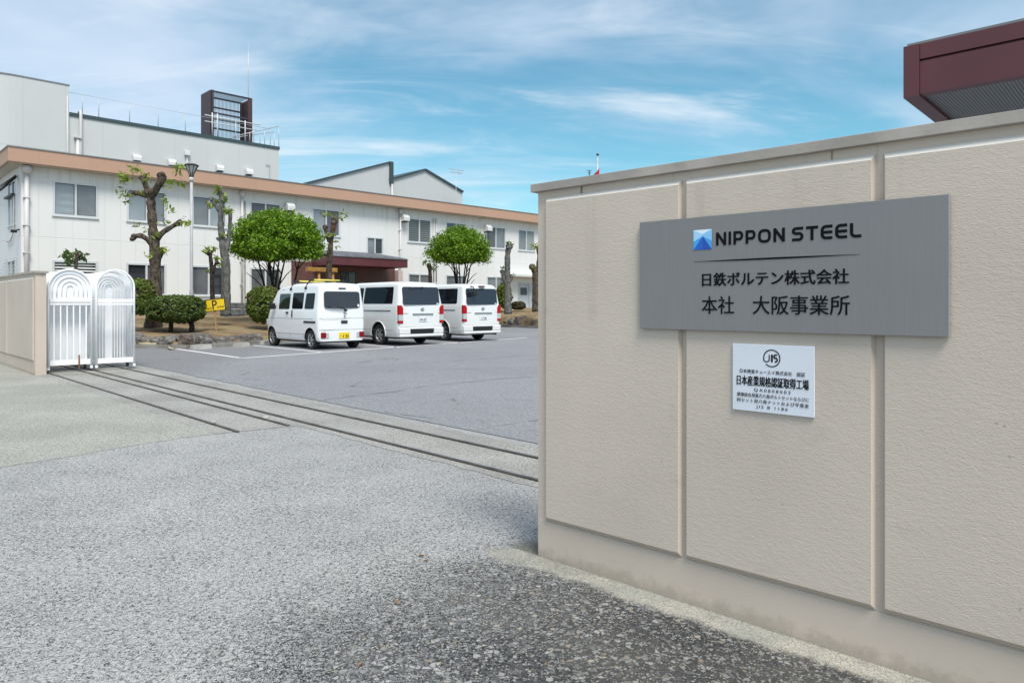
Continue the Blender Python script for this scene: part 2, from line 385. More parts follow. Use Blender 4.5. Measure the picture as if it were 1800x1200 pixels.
def mat_facade(name, c, joint=0.6, storey=None, streak_top=None, js=0.30, j0=0.0):
    M = Mat(name); P = M.coord(); sep = M.n('ShaderNodeSeparateXYZ'); M.l(P, sep.inputs[0])
    x = M.math('ADD', sep.outputs[0], sep.outputs[1])
    fx = M.math('ABSOLUTE', M.math('SUBTRACT', M.math('FRACT', M.math('DIVIDE', M.math('SUBTRACT', x, j0), joint)), 0.5))
    g = M.mr(fx, 0.5 - 0.014/joint, 0.5 - 0.006/joint)
    if storey:
        gz = M.mr(M.math('ABSOLUTE', M.math('SUBTRACT', sep.outputs[2], storey)), 0.010, 0.022, 1.0, 0.0)
        g = M.math('MAXIMUM', g, gz)
    pid = M.n('ShaderNodeTexWhiteNoise', noise_dimensions='1D'); M.l(M.math('FLOOR', M.math('DIVIDE', M.math('SUBTRACT', x, j0), joint)), pid.inputs['W'])
    base = M.mix(M.mr(pid.outputs[0], 0, 1, 0, 1, False), tuple(q*0.975 for q in c), c)
    base = M.mix(M.mr(M.noise(0.5, 5), 0.4, 0.7, 0, 0.10), base, tuple(q*0.7 for q in c))
    if streak_top:
        run = M.noise(5.0, 3, 0.5, M.coord((1, 1, 0.04)))
        tm = M.mr(M.math('ADD', sep.outputs[2], M.math('MULTIPLY', run, 0.9)), streak_top - 0.15, streak_top + 0.55)
        base = M.mix(M.math('MULTIPLY', tm, M.mr(run, 0.50, 0.70, 0.04, 0.40)), base, (0.47, 0.42, 0.32))
    M.col(M.mix(M.math('MULTIPLY', g, js), base, (0.22, 0.22, 0.22))); M.set(0.7, 0, 0.3)
    M.bump(M.math('SUBTRACT', 1.0, g), 0.5, 0.01); return M.m
M_FACADE = mat_facade('white_wall_panels', (0.735, 0.738, 0.722), 0.6, 3.98, 6.35, 0.13)
M_GREYWALL = mat_facade('pale_grey_panels', (0.53, 0.545, 0.535), 2.0, 9.75, js=0.18)
M_GREYWALL2 = mat_facade('ribbed_grey_sheet', (0.50, 0.515, 0.51), 1.0, js=0.12)
M_FASCIA = mat_facade('terracotta_fascia_paint', (0.47, 0.30, 0.215), 1.8, js=0.15)
M_FLASH = plain('grey_flashing', (0.20, 0.205, 0.21), 0.5, 0.2)
M_SOFFIT = plain('soffit_board', (0.50, 0.46, 0.39), 0.8)
M_TRIM = plain('dark_green_trim', (0.035, 0.062, 0.066), 0.45)
M_ALU = plain('white_aluminium', (0.60, 0.62, 0.63), 0.35, 0.1, var=0.03)
M_PIPE = plain('pale_plastic_pipe', (0.57, 0.555, 0.55), 0.5, var=0.04)
M_VENT = plain('white_vent_steel', (0.62, 0.63, 0.62), 0.45, var=0.06)
M_DARK = plain('black_rubber', (0.018, 0.018, 0.019), 0.6, var=0.1)
M_BLACK = plain('black_plastic', (0.012, 0.012, 0.013), 0.35, var=0.1)
M_MAROON = plain('maroon_metal', (0.105, 0.028, 0.034), 0.45, var=0.10, scale=1.5)
M_MAROON_D = plain('dark_maroon_metal', (0.060, 0.026, 0.030), 0.5, var=0.15, scale=1.0)
M_STEELB = plain('dark_painted_steel', (0.030, 0.032, 0.040), 0.5)
M_GALV = plain('galvanised_steel', (0.50, 0.51, 0.52), 0.45, 0.4)
def mat_pane(name, c, slat=0.0, rough=0.06, c2=None):
    M = Mat(name); P = M.coord(); sep = M.n('ShaderNodeSeparateXYZ'); M.l(P, sep.inputs[0])
    col = M.mix(M.mr(M.noise(0.8, 3), 0.35, 0.65), tuple(x*0.85 for x in c), tuple(x*1.12 for x in c))
    if slat:
        w = M.math('FRACT', M.math('DIVIDE', sep.outputs[2], slat))
        col = M.mix(M.mr(w, 0.35, 0.65), col, c2 or tuple(x*0.45 for x in c))
    M.col(col); M.set(rough, 0, 0.6); return M.m
P_LIGHT = mat_pane('pane_pale_blind', (0.30, 0.345, 0.375)); P_MID = mat_pane('pane_grey_blind', (0.185, 0.205, 0.225))
P_DARK = mat_pane('pane_dark_room', (0.030, 0.032, 0.038)); P_SLAT = mat_pane('pane_slatted_blind', (0.16, 0.17, 0.17), 0.11)
P_PURP = mat_pane('pane_dim_room', (0.105, 0.105, 0.135)); P_LSLAT = mat_pane('pane_pale_slats', (0.29, 0.33, 0.36), 0.30, c2=(0.25, 0.29, 0.32))
P_GREY = mat_pane('pane_screen', (0.105, 0.105, 0.112)); P_GREEN = mat_pane('pane_pale_green', (0.26, 0.29, 0.275))
def mat_brick():
    M = Mat('brown_brick_tile'); x = M.n('ShaderNodeTexBrick')
    M.l(M.coord((1, 1, 1), rot=(R(90), 0, 0)), x.inputs['Vector'])
    x.inputs['Color1'].default_value = (0.085, 0.030, 0.028, 1); x.inputs['Color2'].default_value = (0.120, 0.045, 0.036, 1); x.inputs['Mortar'].default_value = (0.15, 0.11, 0.10, 1)
    x.inputs['Scale'].default_value = 4.0; x.inputs['Mortar Size'].default_value = 0.012
    M.l(x.outputs[0], M.b.inputs['Base Color']); M.set(0.6); return M.m
M_BRICK = mat_brick()
def mat_paint(name, c):
    M = Mat(name); M.col(M.mix(M.mr(M.noise(2.0, 4), 0.4, 0.75, 0, 0.06), c, (0.5, 0.48, 0.44))); M.set(0.22, 0, 0.5, 0.6); M.b.inputs['Coat Roughness'].default_value = 0.06; return M.m
M_VANW = mat_paint('white_car_paint', (0.80, 0.81, 0.81)); M_VANP = mat_paint('pearl_car_paint', (0.74, 0.75, 0.735))
M_GAP = plain('panel_gap', (0.16, 0.165, 0.17), 0.7)
M_GLASS = Mat('tinted_car_glass').col((0.008, 0.009, 0.012)).set(0.02, 0, 0.12).m
M_REARGLASS = Mat('rear_window_glass').col((0.018, 0.019, 0.028)).set(0.02, 0, 0.8).m
M_GLASSC = Mat('clear_car_glass').col((0.022, 0.030, 0.020)).set(0.02, 0, 0.5).m
M_TAIL = Mat('red_lens').col((0.40, 0.002, 0.006)).set(0.25, 0, 0.3, 0.0).m
M_TAILD = Mat('dark_red_lens').col((0.20, 0.003, 0.008)).set(0.25, 0, 0.3, 0.0).m
M_LENS = Mat('clear_lens').col((0.55, 0.56, 0.55)).set(0.12, 0.2, 0.7, 0.4).m
M_CHROME = Mat('chrome').col((0.45, 0.47, 0.48)).set(0.18, 1.0, 0.5).m
M_RIM = plain('alloy_rim', (0.42, 0.43, 0.44), 0.35, 0.7, var=0.1)
M_TYRE = plain('tyre_rubber', (0.016, 0.016, 0.017), 0.8, var=0.2)
M_YPLATE = plain('yellow_plate', (0.82, 0.60, 0.02), 0.45, var=0.03)
M_WPLATE = plain('white_plate', (0.78, 0.80, 0.80), 0.4, var=0.02)
M_GREENINK = plain('green_ink', (0.03, 0.10, 0.06), 0.5)
M_INK = plain('black_ink', (0.005, 0.005, 0.006), 0.6, var=0.0, spec=0.12)
M_YTUBE = plain('yellow_sleeve', (0.66, 0.57, 0.10), 0.45, var=0.05)
M_GATE = plain('white_gate_paint', (0.90, 0.91, 0.92), 0.38, var=0.03)
M_RUST = plain('rust_brown', (0.20, 0.09, 0.04), 0.8, var=0.3, scale=30)
def mat_sign():
    M = Mat('brushed_steel_plate'); n = M.noise(6.0, 6, 0.65, M.coord((40, 1, 0.6))); b = M.noise(1.4, 3)
    c = M.mix(M.mr(n, 0.3, 0.7), (0.218, 0.215, 0.213), (0.236, 0.233, 0.230))
    c = M.mix(M.mr(b, 0.3, 0.7, 0, 0.35), c, (0.185, 0.189, 0.193))
    M.col(c); M.set(0.5, 0.15, 0.5); M.bump(n, 0.03, 0.0005); return M.m
M_SIGN = mat_sign()
M_WSIGN = plain('white_enamel', (0.70, 0.735, 0.80), 0.3, var=0.015)
M_SIGNEDGE = plain('aluminium_edge', (0.42, 0.43, 0.44), 0.35, 0.6)
M_PSIGN = plain('yellow_board', (0.78, 0.55, 0.015), 0.5, var=0.06)
M_WOOD = plain('raw_wood', (0.42, 0.24, 0.11), 0.8, var=0.2, scale=12)
M_YWOOD = plain('varnished_wood', (0.36, 0.18, 0.035), 0.5, var=0.25, scale=6)
M_DWOOD = plain('brown_frame', (0.045, 0.022, 0.012), 0.6)
def mat_bark(name, a, b, red=0.0):
    M = Mat(name); v = M.coord((1, 1, 0.45))
    c = M.mix(M.mr(M.noise(13, 7, 0.7, v), 0.38, 0.62), a, b)
    c = M.mix(M.mr(M.noise(40, 3, 0.6, v), 0.55, 0.65, 0, 0.6), c, tuple(x*0.35 for x in a))
    c = M.mix(M.mr(M.noise(2.2, 4), 0.55, 0.72, 0, red), c, (0.15, 0.055, 0.032))
    M.col(c); M.set(0.95, 0, 0.15); M.bump(M.noise(20, 7, 0.7, v), 1.0, 0.07); return M.m
M_BARK = mat_bark('grey_brown_bark', (0.050, 0.038, 0.030), (0.165, 0.135, 0.105), 0.75)
M_BARKG = mat_bark('smooth_grey_bark', (0.105, 0.105, 0.095), (0.215, 0.215, 0.20), 0.1)
M_BARKD = mat_bark('dark_bark', (0.030, 0.024, 0.020), (0.075, 0.060, 0.048), 0.1)
def mat_leaf(name, a, b, c3=None):
    M = Mat(name); g = M.n('ShaderNodeNewGeometry'); r = g.outputs['Random Per Island']
    c = M.mix(r, a, b)
    if c3: c = M.mix(M.mr(M.noise(1.7, 3), 0.5, 0.68, 0, 0.75), c, c3)
    d = M.n('ShaderNodeBsdfDiffuse'); t = M.n('ShaderNodeBsdfTranslucent'); gl = M.n('ShaderNodeBsdfGlossy'); gl.inputs['Roughness'].default_value = 0.4
    M.l(c, d.inputs[0]); M.l(M.mix(0.5, c, (0.16, 0.24, 0.01)), t.inputs[0])
    m1 = M.n('ShaderNodeMixShader'); m1.inputs[0].default_value = 0.30; M.l(d.outputs[0], m1.inputs[1]); M.l(t.outputs[0], m1.inputs[2])
    m2 = M.n('ShaderNodeMixShader'); m2.inputs[0].default_value = 0.03; M.l(m1.outputs[0], m2.inputs[1]); M.l(gl.outputs[0], m2.inputs[2])
    M.l(m2.outputs[0], M.out.inputs[0]); return M.m
L_BRIGHT = mat_leaf('fresh_green_leaf', (0.050, 0.135, 0.005), (0.230, 0.390, 0.018))
L_SHRUB = mat_leaf('clipped_shrub_leaf', (0.045, 0.080, 0.016), (0.135, 0.185, 0.045))
L_MIXED = mat_leaf('azalea_leaf', (0.060, 0.100, 0.014), (0.200, 0.260, 0.045), (0.19, 0.12, 0.08))
L_TUFT = mat_leaf('young_tuft_leaf', (0.130, 0.210, 0.025), (0.330, 0.400, 0.080), (0.22, 0.18, 0.07))
L_TUFTD = mat_leaf('dark_tuft_leaf', (0.040, 0.080, 0.020), (0.110, 0.170, 0.045))
L_BROWN = mat_leaf('bronze_leaf', (0.060, 0.050, 0.022), (0.110, 0.085, 0.040))
def mat_groove():
    M = Mat('grey_ribbed_soffit'); P = M.coord(); sep = M.n('ShaderNodeSeparateXYZ'); M.l(P, sep.inputs[0])
    w = M.math('FRACT', M.math('DIVIDE', sep.outputs[0], 0.021))
    h = M.mr(M.math('ABSOLUTE', M.math('SUBTRACT', w, 0.5)), 0.28, 0.42)
    M.col(M.mix(h, (0.215, 0.225, 0.235), (0.10, 0.105, 0.11))); M.set(0.55); M.bump(M.math('SUBTRACT', 1.0, h), 0.8, 0.012); return M.m
M_RIBBED = mat_groove()
M_TILE = plain('grey_roof_tile', (0.155, 0.165, 0.185), 0.5, var=0.25, scale=3)
M_STONEW = plain('grey_stone_wall', (0.20, 0.20, 0.195), 0.9, var=0.4, scale=5, bump=0.6)

# ------------------------------------------------------------------ ground sheets
def ragged(pts, amp, step, seed=0.0):
    out = []
    n = len(pts)
    for i in range(n):
        a = Vector(pts[i]).to_2d() if len(pts[i]) == 3 else Vector(pts[i]); b = Vector(pts[(i+1) % n]); b = b.to_2d() if len(b) == 3 else b
        k = max(1, min(240, int((b - a).length / step)))
        for j in range(k):
            p = a.lerp(b, j / k); q = Vector((p.x*3.1 + seed, p.y*3.1, seed))
            out.append((p.x + amp*noise.noise(q) + 0.5*amp*noise.noise(q*3.7), p.y + amp*noise.noise(q + Vector((9.1, 4.2, 0))) + 0.5*amp*noise.noise(q*4.1 + Vector((1, 7, 0)))))
    return out
def sheet(name, pts, z, mat, kind='structure', **k):
    bm = bmesh.new(); vs = [bm.verts.new((p[0], p[1], z)) for p in pts]
    f = bm.faces.new(vs); bmesh.ops.triangulate(bm, faces=[f])
    bmesh.ops.recalc_face_normals(bm, faces=bm.faces[:])
    for q in bm.faces:
        if q.normal.z < 0: q.normal_flip()
    me = bpy.data.meshes.new(name); bm.to_mesh(me); bm.free(); me.materials.append(mat)
    return link(name, me, None, kind=kind, **k)
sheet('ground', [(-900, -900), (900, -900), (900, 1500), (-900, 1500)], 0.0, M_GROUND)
RD = Vector((0.697, -0.717)).normalized(); RN = Vector((-RD.y, RD.x))      # along the gate rails / across them
R0 = Vector((-8.67, 13.12))
def rp(a, n): return R0 + RD*a + RN*n
# asphalt yard
yard_edge0 = gp(945, 780).to_2d(); 
e0 = gp(235, 640).to_2d(); ed = (yard_edge0 - e0).normalized()
A0 = e0 - ed*8.0; A1 = yard_edge0 + ed*1.0
front = ragged([A0, A1], 0.05, 0.06, 2.0)[:170]
k = max(1, int((A1 - A0).length / 0.06))
front = [p for p in front[:k]]
sheet('parking_lot', front + [(A1.x, A1.y), (6.5, 3.5), (30, 20), (60, 80), (-60, 80), (-60, 60), (-24, 24)], 0.006, M_ASPHALT)
# concrete strip that carries the rails
strip = [rp(-3.2, -0.18), rp(8.45, -0.18), rp(8.55, 0.62), rp(12.9, 0.62), rp(12.9, 1.62), rp(-3.2, 1.56)]
sheet('track_strip', ragged(strip, 0.03, 0.07, 5.0), 0.0032, M_TRACKC)
# weathered greenish paving in front of the left wall
pp = [gp(-250, 870), gp(0, 822), gp(100, 806), gp(240, 782), gp(330, 768), gp(418, 758)]
pts = [(p.x, p.y) for p in pp] + [tuple(rp(6.0, -0.10)), tuple(rp(-3.0, -0.10)), (-18, 14)]
sheet('paving_patch', ragged(pts, 0.045, 0.08, 8.0), 0.0020, M_YPATCH)
# painted bay lines
def stripe(name, a, b, w, **k):
    a = Vector(a).to_2d() if len(a) == 3 else Vector(a); b = Vector(b).to_2d() if len(b) == 3 else Vector(b)
    d = (b - a).normalized(); n = Vector((-d.y, d.x)) * w / 2
    return sheet(name, ragged([a - n, b - n, b + n, a + n], 0.008, 0.12, 3.0), 0.010, M_LINE, **k)
b0 = gp(425, 630).to_2d(); b1 = gp(885, 597).to_2d(); bd = (b1 - b0).normalized()
stripe('road_marking', b0, b1 + bd*1.5, 0.13)
for (fx, fy, tx, ty) in ((310, 613.5, 425, 630), (445, 607.6, 569, 619.6), (640, 606, 706, 611.6), (778, 602, 815, 602.7)):
    s0 = gp(fx, fy).to_2d(); s1 = gp(tx, ty).to_2d(); sd = (s1 - s0).normalized()
    stripe('road_marking', s0, s1 - sd*0.12, 0.11)

M_CRACK = plain('crack_shadow', (0.05, 0.05, 0.05), 1.0)
for path in (((560, 706), (583, 702), (640, 695), (692, 689), (745, 680), (801, 674), (870, 667), (945, 662)), ((655, 657), (672, 655), (692, 651)), ((700, 640), (770, 637), (850, 631), (930, 624))):
    pp_ = [gp(*q).to_2d() for q in path]; m = MB(); L_, R_ = [], []
    for i in range(len(pp_)-1):
        for j in range(14):
            q = pp_[i].lerp(pp_[i+1], j/14); d = (pp_[i+1] - pp_[i]).normalized(); n_ = Vector((-d.y, d.x))
            q = q + n_*(0.07*noise.noise(Vector((q.x*2.5, q.y*2.5, 3))) + 0.03*noise.noise(Vector((q.x*9, q.y*9, 5)))); w_ = max(0.0015, 0.008 + 0.012*noise.noise(Vector((q.x*3, q.y*3, 9))))
            L_.append((q.x + n_.x*w_, q.y + n_.y*w_, 0.0085)); R_.append((q.x - n_.x*w_, q.y - n_.y*w_, 0.0085))
    for i in range(len(L_)-1): m.quad(R_[i], R_[i+1], L_[i+1], L_[i])
    m.build('road_crack', M_CRACK, kind='structure')
# ------------------------------------------------------------------ planting bed
EX = Vector((1260.0, 1240.0)).normalized(); EB = Vector((-EX.y, EX.x))     # along the office front / into the office
O = Vector((-19.56, 28.1))                                                 # office corner
FRONT = [Vector(p) for p in ((-26.0, 21.9), (-10.91, 20.35), (-9.15, 20.0), (-7.95, 22.6), (-5.6, 27.6), (-3.2, 33.0), (-0.55, 39.5), (1.34, 36.9), (5.2, 32.4))]
E0 = FRONT[6] + EB*6.5
SEGS = [(FRONT[i], FRONT[i+1]) for i in range(len(FRONT)-1)] + [(FRONT[6], E0), (FRONT[8], FRONT[8] + EX*20.0)]
def seg_d(p, a, b):
    t = max(0, min(1, (p - a).dot(b - a) / (b - a).length_squared)); return (p - a.lerp(b, t)).length
def bed_h(x, y):
    p = Vector((x, y)); d = min(seg_d(p, a_, b_) for a_, b_ in SEGS)
    e = max(0.0, -(p - O).dot(EB))
    u = max(0.0, min(1.0, ((p - O).dot(EX) - 15.0) / 5.0))
    return 0.16 + 0.84 * (d / (d + e + 1e-6)) ** (0.75 - 0.47*u)
def on_bed(px, py):
    Z = 14.0
    while Z < 60:
        q = at(px, py, Z)
        if q.z <= bed_h(q.x, q.y) and Z > 19: return Vector((q.x, q.y, bed_h(q.x, q.y)))
        Z += 0.05
    return at(px, py, 40)
def bed_at(px, Z):
    x = (px - CX) / F * Z; return Vector((x, Z, bed_h(x, Z)))
mb = MB(); mb.smooth = True
fr = []
for i in range(6):
    k = max(2, int((FRONT[i+1] - FRONT[i]).length / 0.35))
    fr += [FRONT[i].lerp(FRONT[i+1], j/k) for j in range(k)]
fr.append(FRONT[6])
NV = 34
for p in fr:
    s = (p - O).dot(EX)
    back = O + EX * max(s, -8.0) if s > -8 else O + EX * s
    for j in range(NV + 1):
        q = p.lerp(back + EB*0.05, (j / NV) ** 1.15)
        h = bed_h(q.x, q.y) + (0.05 * noise.noise(Vector((q.x*0.9, q.y*0.9, 1))) + 0.025*noise.noise(Vector((q.x*3, q.y*3, 4)))) * min(1, j/3)
        mb.v.append((q.x, q.y, h if j else 0.0))
for i in range(len(fr)-1):
    for j in range(NV):
        mb.f.append([i*(NV+1)+j, (i+1)*(NV+1)+j, (i+1)*(NV+1)+j+1, i*(NV+1)+j+1]); mb.m.append(0); mb.sm.append(True)
mb.build('soil', M_SOIL, kind='structure')
mb = MB(); mb.smooth = True
ed_ = [E0.lerp(FRONT[6], j/14) for j in range(14)] + [FRONT[6].lerp(FRONT[7], j/10) for j in range(10)] + [FRONT[7].lerp(FRONT[8], j/12) for j in range(13)]
for p in ed_:
    last_ = (p - FRONT[8]).length < 0.01
    for j in range(31):
        q = p + EX*(20.0*(j/30)**1.5); h = bed_h(q.x, q.y) + 0.06*noise.noise(Vector((q.x*0.8, q.y*0.8, 2)))*min(1, j/3)
        mb.v.append((q.x, q.y, h if j and not last_ else 0.0))
for i in range(len(ed_)-1):
    for j in range(30): mb.f.append([i*31+j, (i+1)*31+j, (i+1)*31+j+1, i*31+j+1]); mb.m.append(0); mb.sm.append(True)
mb.build('soil', M_SOIL, kind='structure')
# kerb: one run of concrete blocks along the bed
mb = MB()
for i in range(len(FRONT)-1):
    a, b = FRONT[i], FRONT[i+1]; d = (b - a).normalized(); n = Vector((d.y, -d.x)); L = (b - a).length
    k = max(1, int(L / 0.6))
    for j in range(k):
        p0 = a + d*(L*j/k + 0.006); p1 = a + d*(L*(j+1)/k - 0.006)
        q = [p0, p1, p1 + n*0.13, p0 + n*0.13]; h = 0.115 + 0.012*random.random()
        mb.add([(v.x, v.y, 0.001) for v in q] + [(v.x, v.y, h) for v in q], [(0,3,2,1),(4,5,6,7),(0,1,5,4),(1,2,6,5),(2,3,7,6),(3,0,4,7)])
mb.build('kerb', M_KERB, kind='structure')

def rock(p, sx, sy, sz, rz, label, group):
    bm = bmesh.new(); bmesh.ops.create_icosphere(bm, subdivisions=3, radius=1.0); sd = random.random()*50
    for v in bm.verts:
        c = v.co.copy(); k = 1 + 0.35*noise.noise(c*1.3 + Vector((sd,0,0))) + 0.16*noise.noise(c*3.3 + Vector((0,sd,0)))
        q = Vector((abs(c.x)**0.7*math.copysign(1,c.x), abs(c.y)**0.7*math.copysign(1,c.y), abs(c.z)**0.7*math.copysign(1,c.z)))
        v.co = Vector((q.x*k*sx, q.y*k*sy, q.z*k*sz))
    me = bpy.data.meshes.new('rock'); bm.to_mesh(me); bm.free(); me.materials.append(M_ROCK)
    return link('rock', me, None, label, 'rock', group, None, p, (0, 0, rz))
def rock_run(a, b, spacing, size, label, group):
    L = (b - a).length; d = (b - a).normalized(); n = Vector((-d.y, d.x)); t = 0.15; ang = math.atan2(d.y, d.x)
    while t < L:
        s = size * random.uniform(0.75, 1.3); p = a + d*t + n*random.uniform(0.20, 0.30)
        rock((p.x, p.y, 0.10 + s*0.25), s*0.72, s*0.5, s*random.uniform(0.42, 0.62), ang + random.uniform(-0.25, 0.25), label, group)
        t += s * 1.35
    return
rock_run(Vector((-12.6, 20.52)), FRONT[1], 0.5, 0.36, 'rough brown rock edging the bed behind the white gates', 'rocks edging the bed by the gates')
rock_run(FRONT[1], FRONT[2], 0.5, 0.36, 'rough dark rock edging the soil bed below the clipped shrub', 'rocks edging the bed below the shrub')
rock_run(FRONT[2], FRONT[3], 0.5, 0.34, 'rough grey rock edging the soil bed beside the empty bay', 'rocks edging the bed beside the empty bay')
rock_run(FRONT[6], FRONT[7], 0.6, 0.47, 'dark rock edging the far soil bed right of the vans', 'rocks edging the far bed')

# ------------------------------------------------------------------ foliage
def leaf_quad(mb, p, s, nrm=None, el=1.7):
    a = Vector((random.gauss(0,1), random.gauss(0,1), random.gauss(0,1)))
    if nrm is not None: a = a*0.75 + nrm
    if a.length < 1e-3: a = Vector((0,0,1))
    a.normalize(); u = a.orthogonal().normalized(); u = Matrix.Rotation(random.random()*6.283, 3, a) @ u; w = a.cross(u)
    u = u*s*el*0.5; w = w*s*0.5
    mb.add([p - u, p + w*0.9 + a*s*0.12, p + u, p - w*0.9 + a*s*0.12], [(0,1,2,3)])
def crown(mb, c, rx, ry, rz, n, size, lump=0.22, freq=1.1, seed=0.0, flat=0.0, cut=-9, gap=-0.32):
    """leaves through the outer half of a lumpy rounded volume; gaps where a slow noise is low"""
    k = 0; guard = 0
    while k < n and guard < n*12:
        guard += 1
        d = Vector((random.gauss(0,1), random.gauss(0,1), random.gauss(0,1))).normalized()
        r = 1 + lump*noise.noise(d*freq*2 + Vector((seed, 0, 0))) + 0.5*lump*noise.noise(d*freq*5 + Vector((0, seed, 0)))
        t = 1 - abs(random.gauss(0, 0.14)) if random.random() < 0.8 else random.uniform(0.35, 0.95)
        q = Vector((d.x*rx, d.y*ry, (d.z*rz if d.z > 0 else d.z*rz*(1-flat)))) * r * t
        if q.z < cut: continue
        if noise.noise(q*1.9/max(rx, 0.6) + Vector((seed, seed, 0))*1.7) < gap and t > 0.8: continue
        leaf_quad(mb, c + q, size*random.uniform(0.65, 1.35), Vector((d.x*0.7, d.y*0.7, d.z*0.5 + 0.75)))
        k += 1
def tuft(mb, p, r, n, size, el=2.4):
    for _ in range(n):
        d = Vector((random.gauss(0,1), random.gauss(0,1), random.gauss(0.15,0.8)))
        leaf_quad(mb, Vector(p) + d*r*0.5, size*random.uniform(0.6, 1.4), Vector((0,0,0.4)), el)

def round_tree(px, Z, pxr, ytop, ybot, n, label, seed, stems):
    base = bed_at(px, Z); k = Z / F
    t = thing('round_tree', label, 'tree', base)
    rx = pxr*k; zt = EYE + (HY - ytop)*k - base.z; zb = EYE + (HY - ybot)*k - base.z
    zc = zb + (zt - zb)*0.36; rz = zt - zc
    mb = MB(); rnd = random.Random(int(seed*10)); NC = 105
    crown(mb, Vector((0,0,zc)), rx*0.84, rx*0.78, rz*0.84, n//2, 0.075, 0.25, 1.2, seed, flat=1 - (zc - zb)/rz)
    for i in range(NC):
        u = (i + 0.5)/NC; ph = i*2.39996 + rnd.uniform(-0.4, 0.4); cz_ = 1 - 1.62*u
        ct = math.sqrt(max(0.0, 1 - cz_*cz_)); d = Vector((math.cos(ph)*ct, math.sin(ph)*ct, cz_))
        w_ = 1 + 0.13*noise.noise(d*1.7 + Vector((seed, 0, 0))) + rnd.uniform(-0.09, 0.07)
        c = Vector((d.x*rx*0.86, d.y*rx*0.80, zc + (d.z*rz*0.90 if d.z > 0 else d.z*(zc - zb)*1.05)))
        c = Vector((c.x*w_, c.y*w_, zc + (c.z - zc)*w_)); cr = rnd.uniform(0.15, 0.235)*rx
        for _ in range(int(n*0.8/NC)):
            g = Vector((rnd.gauss(0, 0.45), rnd.gauss(0, 0.45), rnd.gauss(0, 0.30)))
            if g.length > 1.25: continue
            leaf_quad(mb, c + Vector((g.x*cr*1.25, g.y*cr*1.25, g.z*cr*0.95 - 0.10*cr*(g.x*g.x + g.y*g.y))), 0.062*rnd.uniform(0.6, 1.35), Vector((d.x*0.5, d.y*0.5, 0.8)), 2.0)
    # upright young shoots
    for i in range(170):
        a = random.random()*6.283; e = random.uniform(0.1, 1.5); w_ = random.uniform(0.94, 1.05)
        c = Vector((math.cos(a)*math.cos(e)*rx*w_, math.sin(a)*math.cos(e)*rx*0.92*w_, zc + math.sin(e)*rz*w_)); lean = Vector((math.cos(a)*0.3, math.sin(a)*0.3, 1))*0.035
        for j in range(6): leaf_quad(mb, c + lean*j + Vector((random.gauss(0,0.015), random.gauss(0,0.015), 0)), 0.065, None, 2.4)
    mb.build('crown', L_BRIGHT, t, fix=False)
    tr = MB()
    for i in range(stems):
        a = 6.283*i/stems + random.uniform(-0.3, 0.3); f = random.uniform(0.35, 0.95)
        b0_ = Vector((math.cos(a)*0.42*f*rx, math.sin(a)*0.30*rx*f, -0.15)); tip = Vector((math.cos(a)*rx*0.62*f, math.sin(a)*rx*0.55*f, zb + 0.45))
        mid = b0_.lerp(tip, 0.5) + Vector((random.gauss(0,0.08), random.gauss(0,0.08), 0.12)) - Vector((math.cos(a), math.sin(a), 0))*0.12*rx
        pts = [b0_, b0_.lerp(mid, 0.5) + Vector((random.gauss(0,0.03),)*3), mid, mid.lerp(tip, 0.5), tip]
        tr.tube(pts, [0.062, 0.052, 0.044, 0.034, 0.018], 7)
        for j in range(2):
            q = mid.lerp(tip, random.uniform(-0.2, 0.6)); e = q + Vector((math.cos(a + random.gauss(0,0.9))*rx*0.35, math.sin(a + random.gauss(0,0.9))*rx*0.3, 0.55 + 0.25*random.random()))
            tr.tube([q, q.lerp(e, 0.5) + Vector((0,0,0.06)), e], [0.026, 0.02, 0.01], 5)
    tr.build('trunk', M_BARKD, t)
    return t
round_tree(487, 27.5, 81, 376, 462, 27000, 'wide round-crowned green tree on thin dark stems left of the entrance canopy', 3.0, 7)
round_tree(808, 36.5, 54, 404, 466, 18000, 'domed green tree standing behind the two larger white vans', 11.0, 7)

def bark_tube(mb, pts, rad, n=12, amp=0.22, sub=7):
    P = []; Rr = []
    for i in range(len(pts)-1):
        a, b = Vector(pts[i]), Vector(pts[i+1])
        for j in range(sub):
            t = j/sub; p = a.lerp(b, t); P.append(p); Rr.append((rad[i]*(1-t) + rad[i+1]*t)*(1 + amp*noise.noise(p*4.3) + 0.10*noise.noise(p*13)))
    P.append(Vector(pts[-1])); Rr.append(rad[-1])
    if len(P) > 4:
        Q = [P[0]] + [(P[i-1] + P[i]*2 + P[i+1])/4 for i in range(1, len(P)-1)] + [P[-1]]; P = Q
    mb.tube(P, Rr, n)
def knob(mb, p, r, n=5):
    """swollen pruning knuckle: a few merged lumps"""
    for i in range(n):
        o = Vector((random.gauss(0,1), random.gauss(0,1), random.gauss(0.2,1))).normalized()*r*0.55
        mb_ = bmesh.new(); bmesh.ops.create_icosphere(mb_, subdivisions=2, radius=r*random.uniform(0.45, 0.8))
        mb_.verts.index_update()
        mb.smooth = True
        mb.add([Vector(p) + o + v.co*(1 + 0.25*noise.noise(v.co*30)) for v in mb_.verts], [[v.index for v in f.verts] for f in mb_.faces]); mb_.free()
